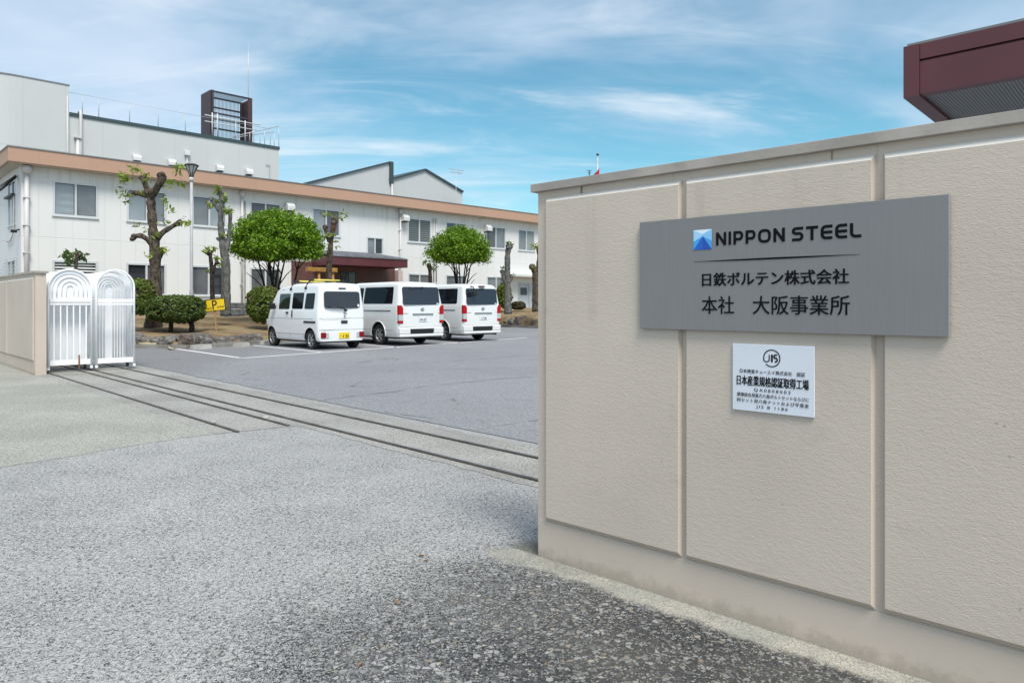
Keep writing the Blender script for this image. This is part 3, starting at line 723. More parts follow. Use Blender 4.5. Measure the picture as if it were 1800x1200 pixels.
def pollard(Z, limbs, tufts, label, mat, leafmat, base_px, base_y=None, size=0.078, knobs=True, name='pollarded_tree'):
    """limbs: list of [(px, py, halfwidth_px, dz), ...]; everything at depth Z with the dz offsets, then stored relative to the base"""
    base = bed_at(base_px, Z); t = thing(name, label, 'tree', base); mb = MB(); k = Z/F
    for lb in limbs:
        pts = [at(x, y, Z + dz) - base for (x, y, r, dz) in lb]
        bark_tube(mb, pts, [r*k for (_, _, r, _) in lb])
        if knobs and lb[-1][2] > 0: knob(mb, pts[-1], max(lb[-1][2]*1.35*k, 0.05))
    mb.build('trunk', mat, t)
    lv = MB()
    for (x, y, rpx, n) in tufts:
        p = at(x, y, Z + random.uniform(-0.3, 0.3)) - base; tuft(lv, p, rpx*k, n, size)
    if lv.f: lv.build('foliage', leafmat, t, fix=False)
    return t
pollard(23.6, [[(268, 584, 17, 0), (271, 560, 13.5, 0), (273, 520, 11, 0), (273, 470, 9.5, 0), (272, 440, 9, 0), (270, 412, 8, 0), (267, 380, 7.2, 0), (265, 352, 7, 0), (264, 340, 6.5, 0)],
               [(264, 346, 6, 0), (259, 334, 5, 0.1), (253, 318, 4.6, 0.15), (251, 313, 5, 0.15)], [(266, 346, 6.5, 0), (273, 335, 6, -0.2), (281, 322, 5.6, -0.3), (286, 310, 5.8, -0.3)],
               [(262, 346, 4, 0), (250, 343, 3.4, 0.2), (240, 340, 3.5, 0.3), (236, 341, 3.6, 0.3)], [(268, 428, 6, 0), (260, 421, 4.6, -0.1), (248, 414, 4, -0.2), (237, 415, 4.4, -0.2), (233, 417, 4.8, -0.2)],
               [(276, 418, 6, 0), (288, 407, 4.6, 0.1), (303, 398, 4.2, 0.2), (315, 391, 4.4, 0.2)], [(276, 456, 6, 0), (282, 446, 5, 0), (286, 440, 4, 0)]],
        [(222, 318, 12, 42), (238, 300, 12, 36), (214, 310, 8, 18), (258, 312, 10, 16), (225, 342, 12, 30), (220, 355, 6, 10), (248, 340, 7, 18), (313, 300, 12, 30), (316, 292, 7, 16), (298, 322, 12, 26), (320, 324, 9, 16),
         (295, 362, 10, 14), (300, 372, 8, 8), (292, 388, 9, 12), (322, 395, 10, 20), (330, 392, 5, 8), (258, 407, 9, 14), (246, 397, 8, 8), (288, 440, 8, 24), (262, 450, 6, 10), (275, 412, 7, 12), (290, 350, 7, 8)],
        'tall pollarded tree with thick knuckled brown limbs in front of the office', M_BARK, L_TUFT, 270)
pollard(25.5, [[(397, 555, 9, 0), (397, 520, 8, 0), (397, 470, 7.6, 0), (394, 440, 7, 0), (388, 400, 5.2, 0), (388, 370, 4.4, 0), (391, 352, 4.2, 0), (388, 338, 4.4, 0)],
               [(397, 440, 5, 0), (402, 420, 3.6, 0.1), (404, 395, 3.2, 0.1), (405, 378, 3.2, 0.1), (403, 372, 3.6, 0.1)], [(386, 372, 3.6, 0), (379, 362, 3, 0), (373, 352, 3, 0), (372, 350, 3.2, 0)], [(390, 356, 4, 0), (394, 352, 4.5, 0)], [(392, 430, 3, 0), (384, 420, 2.6, 0)]],
        [(383, 332, 8, 26), (380, 340, 6, 12), (394, 349, 7, 14), (368, 362, 8, 20), (400, 371, 8, 18), (380, 355, 6, 10), (408, 370, 4, 8), (394, 414, 5, 10)],
        'slim smooth grey pollarded tree forking beside the lamp post', M_BARKG, L_TUFT, 397)
pollard(24.6, [[(374, 540, 4.2, 0), (373, 500, 3.6, 0), (372, 470, 3.2, 0), (370, 452, 3, 0), (369, 446, 3.4, 0)], [(374, 480, 3, 0), (378, 466, 2.4, 0), (381, 462, 2.8, 0)]],
        [(368, 440, 9, 34), (376, 438, 6, 18), (361, 442, 5, 12), (381, 455, 6, 18), (366, 478, 4, 8), (385, 466, 4, 8)],
        'thin dark pruned sapling with green tufts behind the parking sign', M_BARKD, L_TUFT, 374, name='sapling')
pollard(29.5, [[(578, 520, 6.5, 0), (578, 480, 5.4, 0), (580, 445, 5, 0), (582, 420, 4.6, 0), (586, 400, 4.4, 0), (588, 389, 4.8, 0)], [(579, 425, 4, 0), (574, 410, 3.4, 0), (571, 400, 3.6, 0)]],
        [(572, 378, 7, 12), (602, 378, 9, 12), (586, 380, 8, 12), (566, 374, 5, 5), (590, 425, 6, 9), (582, 415, 7, 12), (594, 434, 5, 6), (598, 384, 6, 8)],
        'knobbly grey pollarded trunk in front of the entrance canopy', M_BARK, L_TUFT, 578)
pollard(38.0, [[(893, 552, 7, 0), (892, 520, 5.6, 0), (892, 480, 5, 0), (892, 450, 5, 0), (894, 434, 5, 0)], [(890, 500, 4, 0), (885, 487, 3, 0), (883, 478, 3, 0)], [(895, 496, 3, 0), (900, 488, 2.6, 0)], [(894, 532, 2.6, 0), (899, 522, 2.2, 0)]],
        [(898, 428, 6, 20), (884, 470, 6, 14), (902, 484, 5, 10), (893, 427, 5, 10)],
        'bare upright pollarded trunk right of the last van', M_BARKG, L_TUFTD, 893)
pollard(36.8, [[(943, 548, 8, 0), (942, 520, 6.4, 0), (942, 495, 6, 0), (941, 480, 5.6, 0), (938, 470, 5.5, 0)], [(944, 490, 4, 0), (948, 450, 3.6, 0), (945, 435, 3.4, 0)]],
        [(938, 432, 8, 26), (943, 436, 6, 16), (936, 470, 5, 8)], 'pollarded trunk half hidden behind the end of the sign wall', M_BARK, L_TUFT, 942)
pollard(31.5, [[(757, 512, 3.6, 0), (756, 480, 3.2, 0), (755, 466, 3.4, 0)]], [(752, 461, 8, 22), (746, 463, 5, 10), (764, 470, 7, 16), (758, 472, 6, 14)], 'short pruned sapling behind the roof of the middle van', M_BARKD, L_TUFTD, 757, name='sapling')
pollard(21.4, [[(132, 545, 3.5, 0), (133, 480, 3.0, 0), (134, 455, 2.8, 0), (136, 448, 3, 0)]], [(120, 452, 11, 34), (143, 450, 9, 30), (125, 460, 9, 26), (133, 446, 7, 14), (116, 446, 6, 12), (148, 456, 6, 12)],
        'small leafy sapling rising behind the white folding gates', M_BARK, L_TUFTD, 132, name='sapling')

def shrub(name, label, cx, ybase, Z, pxw, ytop, ybot, n, size, mat, stems=(), seed=0.0, bmat=None, gap=-0.5, p0=None):
    base = bed_at(cx, Z); k = Z/F; t = thing(name, label, 'shrub', base)
    rx = pxw/2*k; zt = EYE + (HY - ytop)*k - base.z; zb = EYE + (HY - ybot)*k - base.z
    mb = MB(); zc = (zt + zb)/2
    # a boxy rounded clipped mass of leaves
    c = 0
    while c < n:
        d = Vector((random.gauss(0,1), random.gauss(0,1), random.gauss(0,1))).normalized()
        e = 0.78; q = Vector(tuple(math.copysign(abs(v)**e, v) for v in d))
        r = 1 + 0.10*noise.noise(d*2.2 + Vector((seed,0,0))) + 0.07*noise.noise(d*6 + Vector((0,seed,0)))
        tt = 1 - abs(random.gauss(0, 0.06)) if random.random() < 0.85 else random.uniform(0.5, 0.95)
        p = Vector((q.x*rx, q.y*rx*0.85, q.z*(zt - zb)/2))*r*tt
        if noise.noise(p*4.2 + Vector((seed, 3, 1))) < gap and tt > 0.9: continue
        leaf_quad(mb, Vector((0,0,zc)) + p, size*random.uniform(0.6, 1.4), Vector((d.x*0.8, d.y*0.8, d.z*0.6 + 0.5))); c += 1
    # an inner mass of twigs so that the shrub is not see-through
    bm = bmesh.new(); bmesh.ops.create_icosphere(bm, subdivisions=3, radius=1.0)
    for v in bm.verts:
        q = Vector(tuple(math.copysign(abs(w)**0.78, w) for w in v.co)); v.co = Vector((q.x*rx*0.86, q.y*rx*0.72, zc + q.z*(zt - zb)*0.43))*1.0
    bm.verts.index_update()
    tw = MB(); tw.smooth = True; tw.add([v.co for v in bm.verts], [[v.index for v in f.verts] for f in bm.faces]); bm.free()
    mb.build('foliage', mat, t, fix=False)
    for (sx, sr) in stems:
        x = (sx - cx)*k
        bark_tube(tw, [(x, -0.02, -0.2), (x + 0.03, 0, 0.15), (x*0.9, 0.02, zb + 0.15), (x*0.8, 0, zc)], [sr*k*1.2, sr*k, sr*k*0.9, sr*k*0.5], 8)
    tw.build('branches', M_BARKD, t)
    return t
shrub('clipped_shrub', 'neatly clipped double-stemmed shrub left of the yellow parking sign', 310, 578, 22.6, 96, 519, 567, 9000, 0.05, L_SHRUB, ((299, 4), (336, 4.5)), 2.0)
shrub('shrub', 'tall green shrub close behind the right-hand white gate', 246, 552, 22.6, 50, 491, 553, 5000, 0.055, L_MIXED, (), 5.0)
shrub('shrub', 'mottled green and reddish shrub beside the front of the small van', 466, 560, 25.2, 62, 504, 566, 7000, 0.055, L_MIXED, (), 8.0)
shrub('shrub', 'bright green shrub behind the rear corner of the last van', 886, 545, 42.0, 26, 498, 541, 2500, 0.085, L_MIXED, (), 12.0)
shrub('low_shrub', 'low brown-leaved shrub in front of the grey office doors', 911, 545, 42.6, 26, 530, 544, 2500, 0.06, L_BROWN, (), 15.0)

# ------------------------------------------------------------------ office building
TH = math.atan2(EX.y, EX.x)
office = thing('office_building', 'long two-storey white office with terracotta-coloured fascia and sliding windows', 'building', (O.x, O.y, 0), TH)
def fx(px, py): return hit(O, EX, px, py)
def sx(px): return hit(O, EX, px, 500)[0]
LEN, DEP, ZE, ZT = 42.0, 11.0, 6.80, 7.40
zU0, zU1 = fx(94, 377.5)[1], fx(94, 318)[1]
zL0, zL1 = fx(338, 519)[1], fx(338, 467)[1]
wins = []
for (a, b, pl, pr) in ((94, 171, P_LSLAT, P_MID), (224, 291, P_LIGHT, P_MID), (338, 397, P_MID, P_LIGHT), (440, 493, P_PURP, P_PURP), (549, 597, P_LIGHT, P_PURP), (717, 757, P_SLAT, P_SLAT), (784, 819, P_PURP, P_MID), (855, 888, P_GREY, P_MID), (911, 939, P_MID, P_GREEN)):
    wins.append((sx(a), sx(b), zU0, zU1, pl, pr, 'w'))
for (a, b, pl, pr) in ((223, 291, P_DARK, P_GREY), (337, 396, P_GREY, P_DARK), (440, 493, P_GREY, P_DARK), (718, 757, P_SLAT, P_SLAT), (784, 819, P_SLAT, P_MID), (856, 888, P_MID, P_MID)):
    wins.append((sx(a), sx(b), zL0, zL1, pl, pr, 'w'))
for q_ in (2.9, 6.0):
    wins.append((sx(911) + q_ + 1.2, sx(939) + q_ + 1.2, zU0, zU1, P_MID, P_LIGHT, 'w')); wins.append((sx(911) + q_ + 2.6, sx(939) + q_ + 2.6, zL0, zL1, P_GREY, P_MID, 'w'))
wins.append((sx(645), sx(673), fx(645, 446)[1], fx(645, 416.5)[1], P_MID, P_DARK, 'w'))
wins.append((sx(93), sx(171), zL0, zL1, None, None, 'louvre'))
dz0, dz1 = 1.0, fx(911, 497)[1]
wins.append((sx(911), sx(931), dz0, dz1, None, None, 'door')); wins.append((sx(933), sx(953), dz0, dz1, None, None, 'door'))
def holed(mb, x0, x1, z0, z1, holes, y0, y1):
    xs = sorted({x0, x1, *[h[0] for h in holes], *[h[1] for h in holes]}); zs = sorted({z0, z1, *[h[2] for h in holes], *[h[3] for h in holes]})
    for i in range(len(xs)-1):
        for j in range(len(zs)-1):
            cx_, cz_ = (xs[i]+xs[i+1])/2, (zs[j]+zs[j+1])/2
            if any(h[0] < cx_ < h[1] and h[2] < cz_ < h[3] for h in holes): continue
            mb.quad((xs[i], y0, zs[j]), (xs[i+1], y0, zs[j]), (xs[i+1], y0, zs[j+1]), (xs[i], y0, zs[j+1]))
    for h in holes:
        a, b, c, d = h[:4]
        mb.quad((a,y0,c),(a,y1,c),(a,y1,d),(a,y0,d)); mb.quad((b,y0,c),(b,y0,d),(b,y1,d),(b,y1,c))
        mb.quad((a,y0,c),(b,y0,c),(b,y1,c),(a,y1,c)); mb.quad((a,y0,d),(a,y1,d),(b,y1,d),(b,y0,d))
        mb.quad((a,y1,c),(b,y1,c),(b,y1,d),(a,y1,d))
mb = MB(); holed(mb, 0, LEN, -0.2, ZE, wins, 0.0, 0.16)
# end wall with its own two openings, and the back
def end_y(px): return hit(O, EB, px, 400)[0]
EH = [(end_y(27.5), end_y(14.5), fx(37, 385)[1] - 0.1, zU1), (end_y(27.5), end_y(14), 2.0, zL1)]
xs_mb = MB(); holed(xs_mb, 0, DEP, -0.2, ZE, EH, 0.0, 0.16)
o0 = len(mb.v)
mb.add([(v[1], v[0], v[2]) for v in xs_mb.v], xs_mb.f)
mb.quad((LEN,0,-0.2),(LEN,DEP,-0.2),(LEN,DEP,ZE),(LEN,0,ZE)); mb.quad((0,DEP,-0.2),(0,DEP,ZE),(LEN,DEP,ZE),(LEN,DEP,-0.2))
mb.build('wall', M_FACADE, office, fix=False)
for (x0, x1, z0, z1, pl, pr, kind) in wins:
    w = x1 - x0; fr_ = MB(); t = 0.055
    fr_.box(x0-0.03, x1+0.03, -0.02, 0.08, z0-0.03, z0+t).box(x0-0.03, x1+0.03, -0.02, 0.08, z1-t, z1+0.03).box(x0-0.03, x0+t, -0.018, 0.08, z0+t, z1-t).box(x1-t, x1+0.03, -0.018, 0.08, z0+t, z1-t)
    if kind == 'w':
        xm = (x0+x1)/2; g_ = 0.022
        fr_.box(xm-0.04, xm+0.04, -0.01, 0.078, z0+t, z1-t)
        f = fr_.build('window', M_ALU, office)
        MB().box(x0+t, xm-0.04, 0.075, 0.085, z0+t, z1-t).box(xm+0.04, x1-t, 0.075, 0.085, z0+t, z1-t).build('shade_plate', M_DARK, f)  # dark plate behind the panes draws the shadow line inside the frame
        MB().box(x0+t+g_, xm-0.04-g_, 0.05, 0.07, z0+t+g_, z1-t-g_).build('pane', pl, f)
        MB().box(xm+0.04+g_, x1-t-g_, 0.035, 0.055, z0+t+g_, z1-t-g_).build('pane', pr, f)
        MB().box(x0-0.06, x1+0.06, -0.06, -0.0205, z0-0.06, z0-0.02).build('sill', M_ALU, f)
    elif kind == 'louvre':
        f = fr_.build('window', M_ALU, office)
        MB().box(x0+t, x1-t, 0.10, 0.12, z0+t, z1-t).build('pane', P_DARK, f)
        lv = MB(); z = z0 + t + 0.03
        while z < z1 - t - 0.05:
            lv.prism([(0.075, z+0.055), (0.02, z), (0.03, z-0.006), (0.085, z+0.049)], x0+t, x1-t, 'x'); z += 0.125
        lv.build('louvres', M_VENT, f)
    else:
        d = fr_.build('door', M_GALV, office)
        MB().box(x0+t, x1-t, 0.03, 0.07, z0+t, z1-t).build('door_leaf', plain('grey_door_paint', (0.44, 0.48, 0.53), 0.5), d)
        g = MB(); g.box(x0+0.24, x1-0.24, 0.018, 0.029, z0+(z1-z0)*0.52, z1-0.32)
        g.build('pane', P_DARK, d)
        MB().box(x1-0.15, x1-0.10, -0.02, 0.028, z0+0.95, z0+1.08).build('handle', M_CHROME, d)
# end-wall windows
for (y0, y1, z0, z1) in EH:
    y0, y1 = min(y0, y1), max(y0, y1)
    f = MB().box(-0.02, 0.06, y0-0.03, y0+0.05, z0, z1).box(-0.02, 0.06, y1-0.05, y1+0.03, z0, z1).box(-0.025, 0.058, y0-0.03, y1+0.03, z1, z1+0.05).box(-0.06, 0.058, y0-0.03, y1+0.03, z0-0.05, z0).box(-0.01, 0.058, (y0+y1)/2-0.03, (y0+y1)/2+0.03, z0, z1).build('window', M_ALU, office)
    MB().box(0.03, 0.05, y0+0.05, (y0+y1)/2-0.03, z0, z1).build('pane', P_DARK, f); MB().box(0.025, 0.045, (y0+y1)/2+0.03, y1-0.05, z0, z1).build('pane', P_LIGHT, f)
# roof: fascia ring, soffit, flat deck
OV = 0.5
mb = MB().box(-OV, LEN+OV, -OV, -OV+0.08, ZE, ZT).box(-OV, -OV+0.08, -OV+0.08, DEP+OV, ZE, ZT).box(LEN+OV-0.08, LEN+OV, -OV+0.08, DEP+OV, ZE, ZT).box(-OV+0.08, LEN+OV-0.08, DEP+OV-0.08, DEP+OV, ZE, ZT)
fas = mb.build('fascia', M_FASCIA, office)
MB().box(-OV-0.03, LEN+OV+0.03, -OV-0.03, -OV+0.14, ZT, ZT+0.04).box(-OV-0.03, -OV+0.14, -OV+0.14, DEP+OV, ZT, ZT+0.04).build('capping', M_FLASH, fas)
MB().box(-OV-0.012, LEN+OV, -OV-0.012, -OV-0.002, ZE-0.02, ZE+0.045).box(-OV-0.012, -OV-0.002, -OV-0.002, DEP+OV, ZE-0.02, ZE+0.045).build('drip_edge', plain('brown_drip_edge', (0.14, 0.095, 0.06), 0.6), fas)
MB().box(-OV+0.08, LEN+OV-0.08, -OV+0.08, DEP+OV-0.08, ZE+0.003, ZE+0.05).build('soffit', M_SOFFIT, office)
MB().box(-OV+0.08, LEN+OV-0.08, -OV+0.08, DEP+OV-0.08, ZT-0.25, ZT-0.2).build('roof', M_FLASH, office)
def downpipe(px, r, hopper=True):
    x = sx(px); m = MB()
    m.tube([(x, -0.10, 0.9), (x, -0.10, ZE-0.30)], r, 12)
    if hopper: m.lathe([(0.0, -0.34), (r*1.05, -0.34), (r*1.9, -0.22), (r*2.1, -0.03), (0.0, -0.03)], 14, 'z', (x, -0.12 - r*0.6, ZE))
    for z in (2.2, 3.3, 4.4, 5.5): m.box(x - r*1.4, x + r*1.4, -0.10 - r*1.15, 0.0, z, z+0.035)
    m.build('downpipe', M_PIPE, office)
downpipe(46, 0.085); downpipe(424, 0.05); downpipe(702, 0.055)
for p in (761.5, 766): 
    x = sx(p); MB().tube([(x, -0.06, 2.6), (x, -0.06, ZE - 0.35)], 0.035, 8).build('conduit', M_PIPE, office)
x = sx(430); MB().tube([(x, -0.05, 0.9), (x, -0.05, ZE - 0.5)], 0.018, 6).build('conduit', M_DARK, office)
for (p, y) in ((506, 364), (708, 383), (854, 401)):
    x, z = fx(p, y); s = 0.20
    m = MB(); m.prism([(-0.0, z-0.24), (-0.42, z-0.20), (-0.42, z+0.02), (-0.24, z+0.20), (0.0, z+0.20)], x - s, x + s, 'x')
    v = m.build('vent_hood', M_VENT, office); MB().box(x-s+0.03, x+s-0.03, -0.38, -0.05, z-0.262, z-0.245).build('grille', M_DARK, v)
# entrance: brick-clad front, canopy with tiled roof
bx0, bx1 = sx(512), sx(692)
MB().box(bx0, bx1, -0.12, -0.003, -0.2, fx(640, 452)[1] - 0.4).build('brick_cladding', M_BRICK, office)
CD = 2.2
Pc = O - EB*CD
ca = hit(Pc, EX, 585, 450.5); cb = hit(Pc, EX, 716.5, 455.7); cz = hit(Pc, EX, 650, 468)
cx0, cx1, cz0, cz1 = ca[0], cb[0], hit(Pc, EX, 650, 467.6)[1], hit(Pc, EX, 650, 452.6)[1]
can = MB().box(cx0, cx1, -CD, -CD+0.08, cz0, cz1).box(cx0, cx0+0.08, -CD+0.08, 0, cz0, cz1).box(cx1-0.08, cx1, -CD+0.08, 0, cz0, cz1).box(cx0+0.08, cx1-0.08, -CD+0.08, -0.125, cz0+0.05, cz0+0.09).build('entrance_canopy', M_MAROON, office)
rt = MB(); rz0, rz1 = cz1 + 0.003, cz1 + 0.40; n = 26
for i in range(n):
    a = cx0 - 0.03 + (cx1 - cx0 + 0.06)*i/n; b = cx0 - 0.03 + (cx1 - cx0 + 0.06)*(i+1)/n; h = 0.045
    rt.prism([(a, 0), (a + (b-a)*0.15, h), (a + (b-a)*0.5, h*0.5), (b, 0), (b, -0.03), (a, -0.03)], 0, 1, 'y')
for i, v in enumerate(rt.v):
    f = v[1]; inset = 0.0 if f < 0.5 else 0.0
    rt.v[i] = (v[0] + (-(v[0] - cx1) - 0.9 if (f > 0.5 and v[0] > cx1 - 0.9) else 0.0), -CD - 0.04 + f*(CD + 0.03), rz0 + (rz1 - rz0)*f + v[2])
rt.build('tile_roof', M_TILE, can, fix=False)
MB().box(sx(694), sx(702), -0.35, -0.003, 0.8, cz0 - 0.05).build('pillar', plain('pinkish_pillar_paint', (0.55, 0.46, 0.43), 0.7), office)
e = MB().box(sx(598), sx(622), -0.135, -0.122, 0.9, 3.0).build('door', P_DARK, office)
MB().box(sx(598)-0.05, sx(598)-0.003, -0.15, -0.124, 0.9, 3.05).box(sx(610)-0.025, sx(610)+0.025, -0.15, -0.136, 0.9, 3.0).box(sx(622)+0.003, sx(622)+0.05, -0.15, -0.124, 0.9, 3.05).build('door_frame', M_STEELB, e)
# small flat hood over the grey doors
hz = fx(900, 484.5)[1]
MB().box(sx(880), sx(955), -0.8, -0.003, hz-0.08, hz+0.06).build('door_hood', M_VENT, office)
# security camera on the corner
yc = -0.12
m = MB().box(-0.09, -0.003, 0.25, 0.31, 4.22, 4.28).bbox(-0.30, -0.08, 0.22, 0.34, 4.12, 4.24, 0.02); m.build('security_camera', M_BLACK, office)
m = MB(); m.tube([(-0.05, 1.15, ZE-1.1), (-0.05, 1.15, 4.3), (-0.08, 1.3, 4.05), (-0.06, 1.8, 3.9), (-0.05, 2.6, 3.9)], 0.03, 7); m.build('conduit', M_PIPE, office)
m = MB().box(-0.14, -0.003, 1.1, 2.8, ZE-1.08, ZE-1.0); m.build('bracket', M_STEELB, office)
# wire window guard on the lower end window
m = MB(); ym = (EH[1][0]+EH[1][1])/2; yr = abs(EH[1][1]-EH[1][0])*0.75
for k2 in range(9):
    z = 2.0 + (zL1 - 2.0 + 0.08)*k2/8; bul = 0.42*math.sin(math.pi*min(1, (k2/8)*0.5+0.5))
    m.tube([(-0.01, ym-yr, z), (-0.10-bul*0.6, ym-yr*0.7, z), (-0.12-bul, ym, z), (-0.10-bul*0.6, ym+yr*0.7, z), (-0.01, ym+yr, z)], 0.008, 5)
m.build('window_guard', M_GALV, office)
# overhead service cables to the corner
cab = MB(); a0 = at(28, 311, 28.6)
for i, (yy, zz_) in enumerate(((352, 25.0), (341, 25.0), (336, 24.5))):
    e = at(-70, yy + 8, zz_)
    pts = [a0.lerp(e, t/10) + Vector((0, 0, -0.5*math.sin(math.pi*t/10)*0.5 + 0.04*i)) for t in range(11)]
    cab.tube(pts, 0.045 if i == 0 else 0.022, 6)
cab.build('service_cable', M_BLACK, None, label='black overhead power cables reaching the near corner of the white office', cat='cable')

# ------------------------------------------------------------------ tall plant building behind
KB = 12.0
OT = O + EB*KB
tall = thing('plant_building', 'tall plain grey building with curved corner block rising behind the office', 'building', (OT.x, OT.y, 0), TH)
tx = lambda px, py: hit(OT, EX, px, py)
xl, zl = tx(-18, 140); xc, zc_ = tx(120.5, 152); xr, _ = tx(490, 262)
zlow = (tx(122, 204)[1] + tx(489, 263)[1]) / 2
zhi = tx(120, 152)[1]
rad = tx(16, 134)[0] - tx(-22, 138)[0]
rad = 2.2; x_round = tx(26, 134)[0]
poly = [(xc, -0.12)]; 
poly += [(x_round - rad*math.sin(a), -0.12 + rad - rad*math.cos(a)) for a in [math.pi/2*i/12 for i in range(13)]]
poly += [(x_round - rad, 16), (xc, 16)]
mb = MB(); mb.prism(poly, -0.2, zhi, 'z')
tb = mb.build('corner_block', M_GREYWALL, tall)
cap = MB(); pc = [(x + (0.03 if x >= xc - 0.01 else -0.03 if x < x_round else 0), y - (0.03 if y < 1 else -0.03)) for x, y in poly]; cap.prism(pc, zhi + 0.003, zhi + 0.07, 'z'); cap.build('capping', M_FLASH, tb)
mw = MB().box(xc + 0.003, xr, 0.0, 18, -0.2, zlow).build('wall', M_GREYWALL, tall)
MB().box(xc + 0.003, xr + 0.05, -0.06, 18.05, zlow + 0.003, zlow + 0.20).build('roof_trim', M_TRIM, tall)
m = MB(); x = tx(141, 300)[0]
m.tube([(x, -0.12, 6.0), (x, -0.12, zlow + 0.15), (x, -0.08, zlow + 0.32), (x, 0.15, zlow + 0.34), (x, 0.3, zlow + 0.22)], 0.085, 10); m.build('downpipe', M_PIPE, tall)
m = MB(); x, z = tx(135.5, 244); m.tube([(x, -0.14, 6.0), (x, -0.14, z)], 0.10, 10).box(x-0.17, x+0.17, -0.30, -0.003, z, z+0.07); m.build('vent_pipe', M_PIPE, tall)
m = MB(); x, z = tx(119, 200); m.tube([(x - 0.05, -0.16, 6.0), (x - 0.05, -0.16, zhi - 0.6)], 0.035, 6); m.build('conduit', M_PIPE, tall)
for (p, y) in ((238, 279), (299.5, 287.5), (383.5, 297), (435, 303.5)):
    x, z = tx(p, y); s = 0.22
    m = MB(); m.prism([(0.0, z-0.20), (-0.45, z-0.16), (-0.45, z+0.02), (-0.30, z+0.20), (0.0, z+0.20)], x - s, x + s, 'x')
    v = m.build('vent_hood', M_VENT, tall); MB().box(x-s+0.04, x+s-0.04, -0.40, -0.05, z-0.225, z-0.203).build('grille', M_DARK, v)
x, z = tx(328, 270); MB().bbox(x-0.16, x+0.16, -0.22, -0.003, z-0.14, z+0.14, 0.02).tube([(x, -0.08, z-0.14), (x, -0.08, 7.0)], 0.035, 6).build('junction_box', M_VENT, tall)
x, z = tx(474, 290); MB().box(x-0.03, x+0.03, -0.06, -0.003, 7.0, z).box(x-0.30, x+0.02, -0.07, -0.061, z-0.05, z+0.02).build('bracket', M_GALV, tall)
# parapet railing: thin posts and two wires
m = MB(); zp = zlow + 0.2
for p in (149, 178, 232.5, 283, 331, 378, 420, 452, 481):
    x = tx(p, 200)[0]; m.tube([(x, 0.5, zp), (x, 0.5, zp + 1.35)], 0.020, 5)
for h in (1.25, ):
    m.tube([(tx(123, 200)[0], 0.5, zp + h), (xr - 0.3, 0.5, zp + h)], 0.012, 5)
m.build('railing', M_GALV, tall)
# slatted screen tower on the roof
TP = OT + EB*0.9
ta = hit(TP, EX, 371, 158.5); tb_ = hit(TP, EX, 442, 173)
scr = thing('rooftop_screen', 'dark maroon open-fronted screen tower with fine bars on the flat grey roof', 'screen tower', (TP.x + EX.x*ta[0], TP.y + EX.y*ta[0], zlow + 0.2), TH)
W = tb_[0] - ta[0]; Hh = (ta[1] + tb_[1])/2 - zlow - 0.2
Dp = 1.55
MB().box(-0.06, 0.0, 0.0, Dp, 0, Hh).build('side_panel', M_MAROON_D, scr)
MB().box(W, W+0.06, 0.0, Dp, 0, Hh).box(W-0.24, W-0.001, -0.05, 0.05, 0, Hh).build('side_panel', M_MAROON_D, scr)
m = MB()
for i in range(5):
    z = Hh*(1.0, 0.80, 0.56, 0.36, 0.14)[i]
    if i in (0, 2): m.box(0.05, W-0.24, -0.04, 0.06, z-0.10, z)
    m.box(0.05, W-0.08, Dp-0.1, Dp-0.02, z-0.10, z)
m.box(0.02, 0.16, -0.05, 0.07, 0, Hh + 0.02).box(0.02, 0.14, Dp-0.12, Dp-0.01, 0, Hh).box(W-0.14, W-0.02, Dp-0.12, Dp-0.01, 0, Hh)
m.build('frame', M_STEELB, scr)
m = MB(); nb = 26
for i in range(nb):
    x = 0.18 + (W - 0.40)*i/(nb-1); m.box(x-0.012, x+0.012, Dp+0.005, Dp+0.025, 0.1, Hh); m.box(x-0.012, x+0.012, 0.07, Dp+0.004, Hh-0.05, Hh-0.03)
m.build('bars', M_STEELB, scr)
m = MB()
for (h) in (0.98, 0.58): m.tube([(-0.5, -0.25, h + 0.45), (W + 0.5, -0.25, h + 0.45)], 0.035, 6)
for x in (-0.02, 0.32, W - 0.55): m.tube([(x, -0.25, 0), (x, -0.25, Hh*0.52 if x < W - 1 else Hh*0.48)], 0.04, 6)
m.build('handrail', M_VENT, scr)
# stair rail that climbs away from the screen
sr = thing('stair_rail', 'thin sloping stair handrail beside the maroon rooftop screen', 'railing', (TP.x + EX.x*(tb_[0]-0.6), TP.y + EX.y*(tb_[0]-0.6), zlow + 0.2), TH)
Wst = hit(TP, EX, 483, 235)[0] - tb_[0] + 0.6; zs_ = hit(TP, EX, 480, 224)[1] - zlow - 0.2
for dy in (0.0, 0.7):
    m = MB(); m.tube([(-0.9, dy-0.6, 0.25), (Wst, dy-0.6, zs_ - dy*0.4)], 0.028, 6)
    for t in (0.35, 0.68, 1.0): m.tube([(-0.9 + (Wst+0.9)*t, dy-0.6, 0), (-0.9 + (Wst+0.9)*t, dy-0.6, 0.25 + (zs_ - 0.25 - dy*0.4)*t)], 0.022, 6)
    m.build('rail', M_GALV, sr)
# lightning mast
mp = hit(OT + EB*3.3, EX, 436.5, 168); q = OT + EB*3.3 + EX*mp[0]
MB().tube([(0, 0, 0), (0, 0, hit(OT + EB*3.3, EX, 436.5, 138)[1] - zlow), (0, 0, hit(OT + EB*3.3, EX, 436.5, 80)[1] - zlow)], [0.035, 0.03, 0.012], 6).build('lightning_rod', M_GALV, None, label='thin tall lightning rod standing behind the maroon rooftop screen', cat='lightning rod', loc=(q.x, q.y, zlow + 0.15))

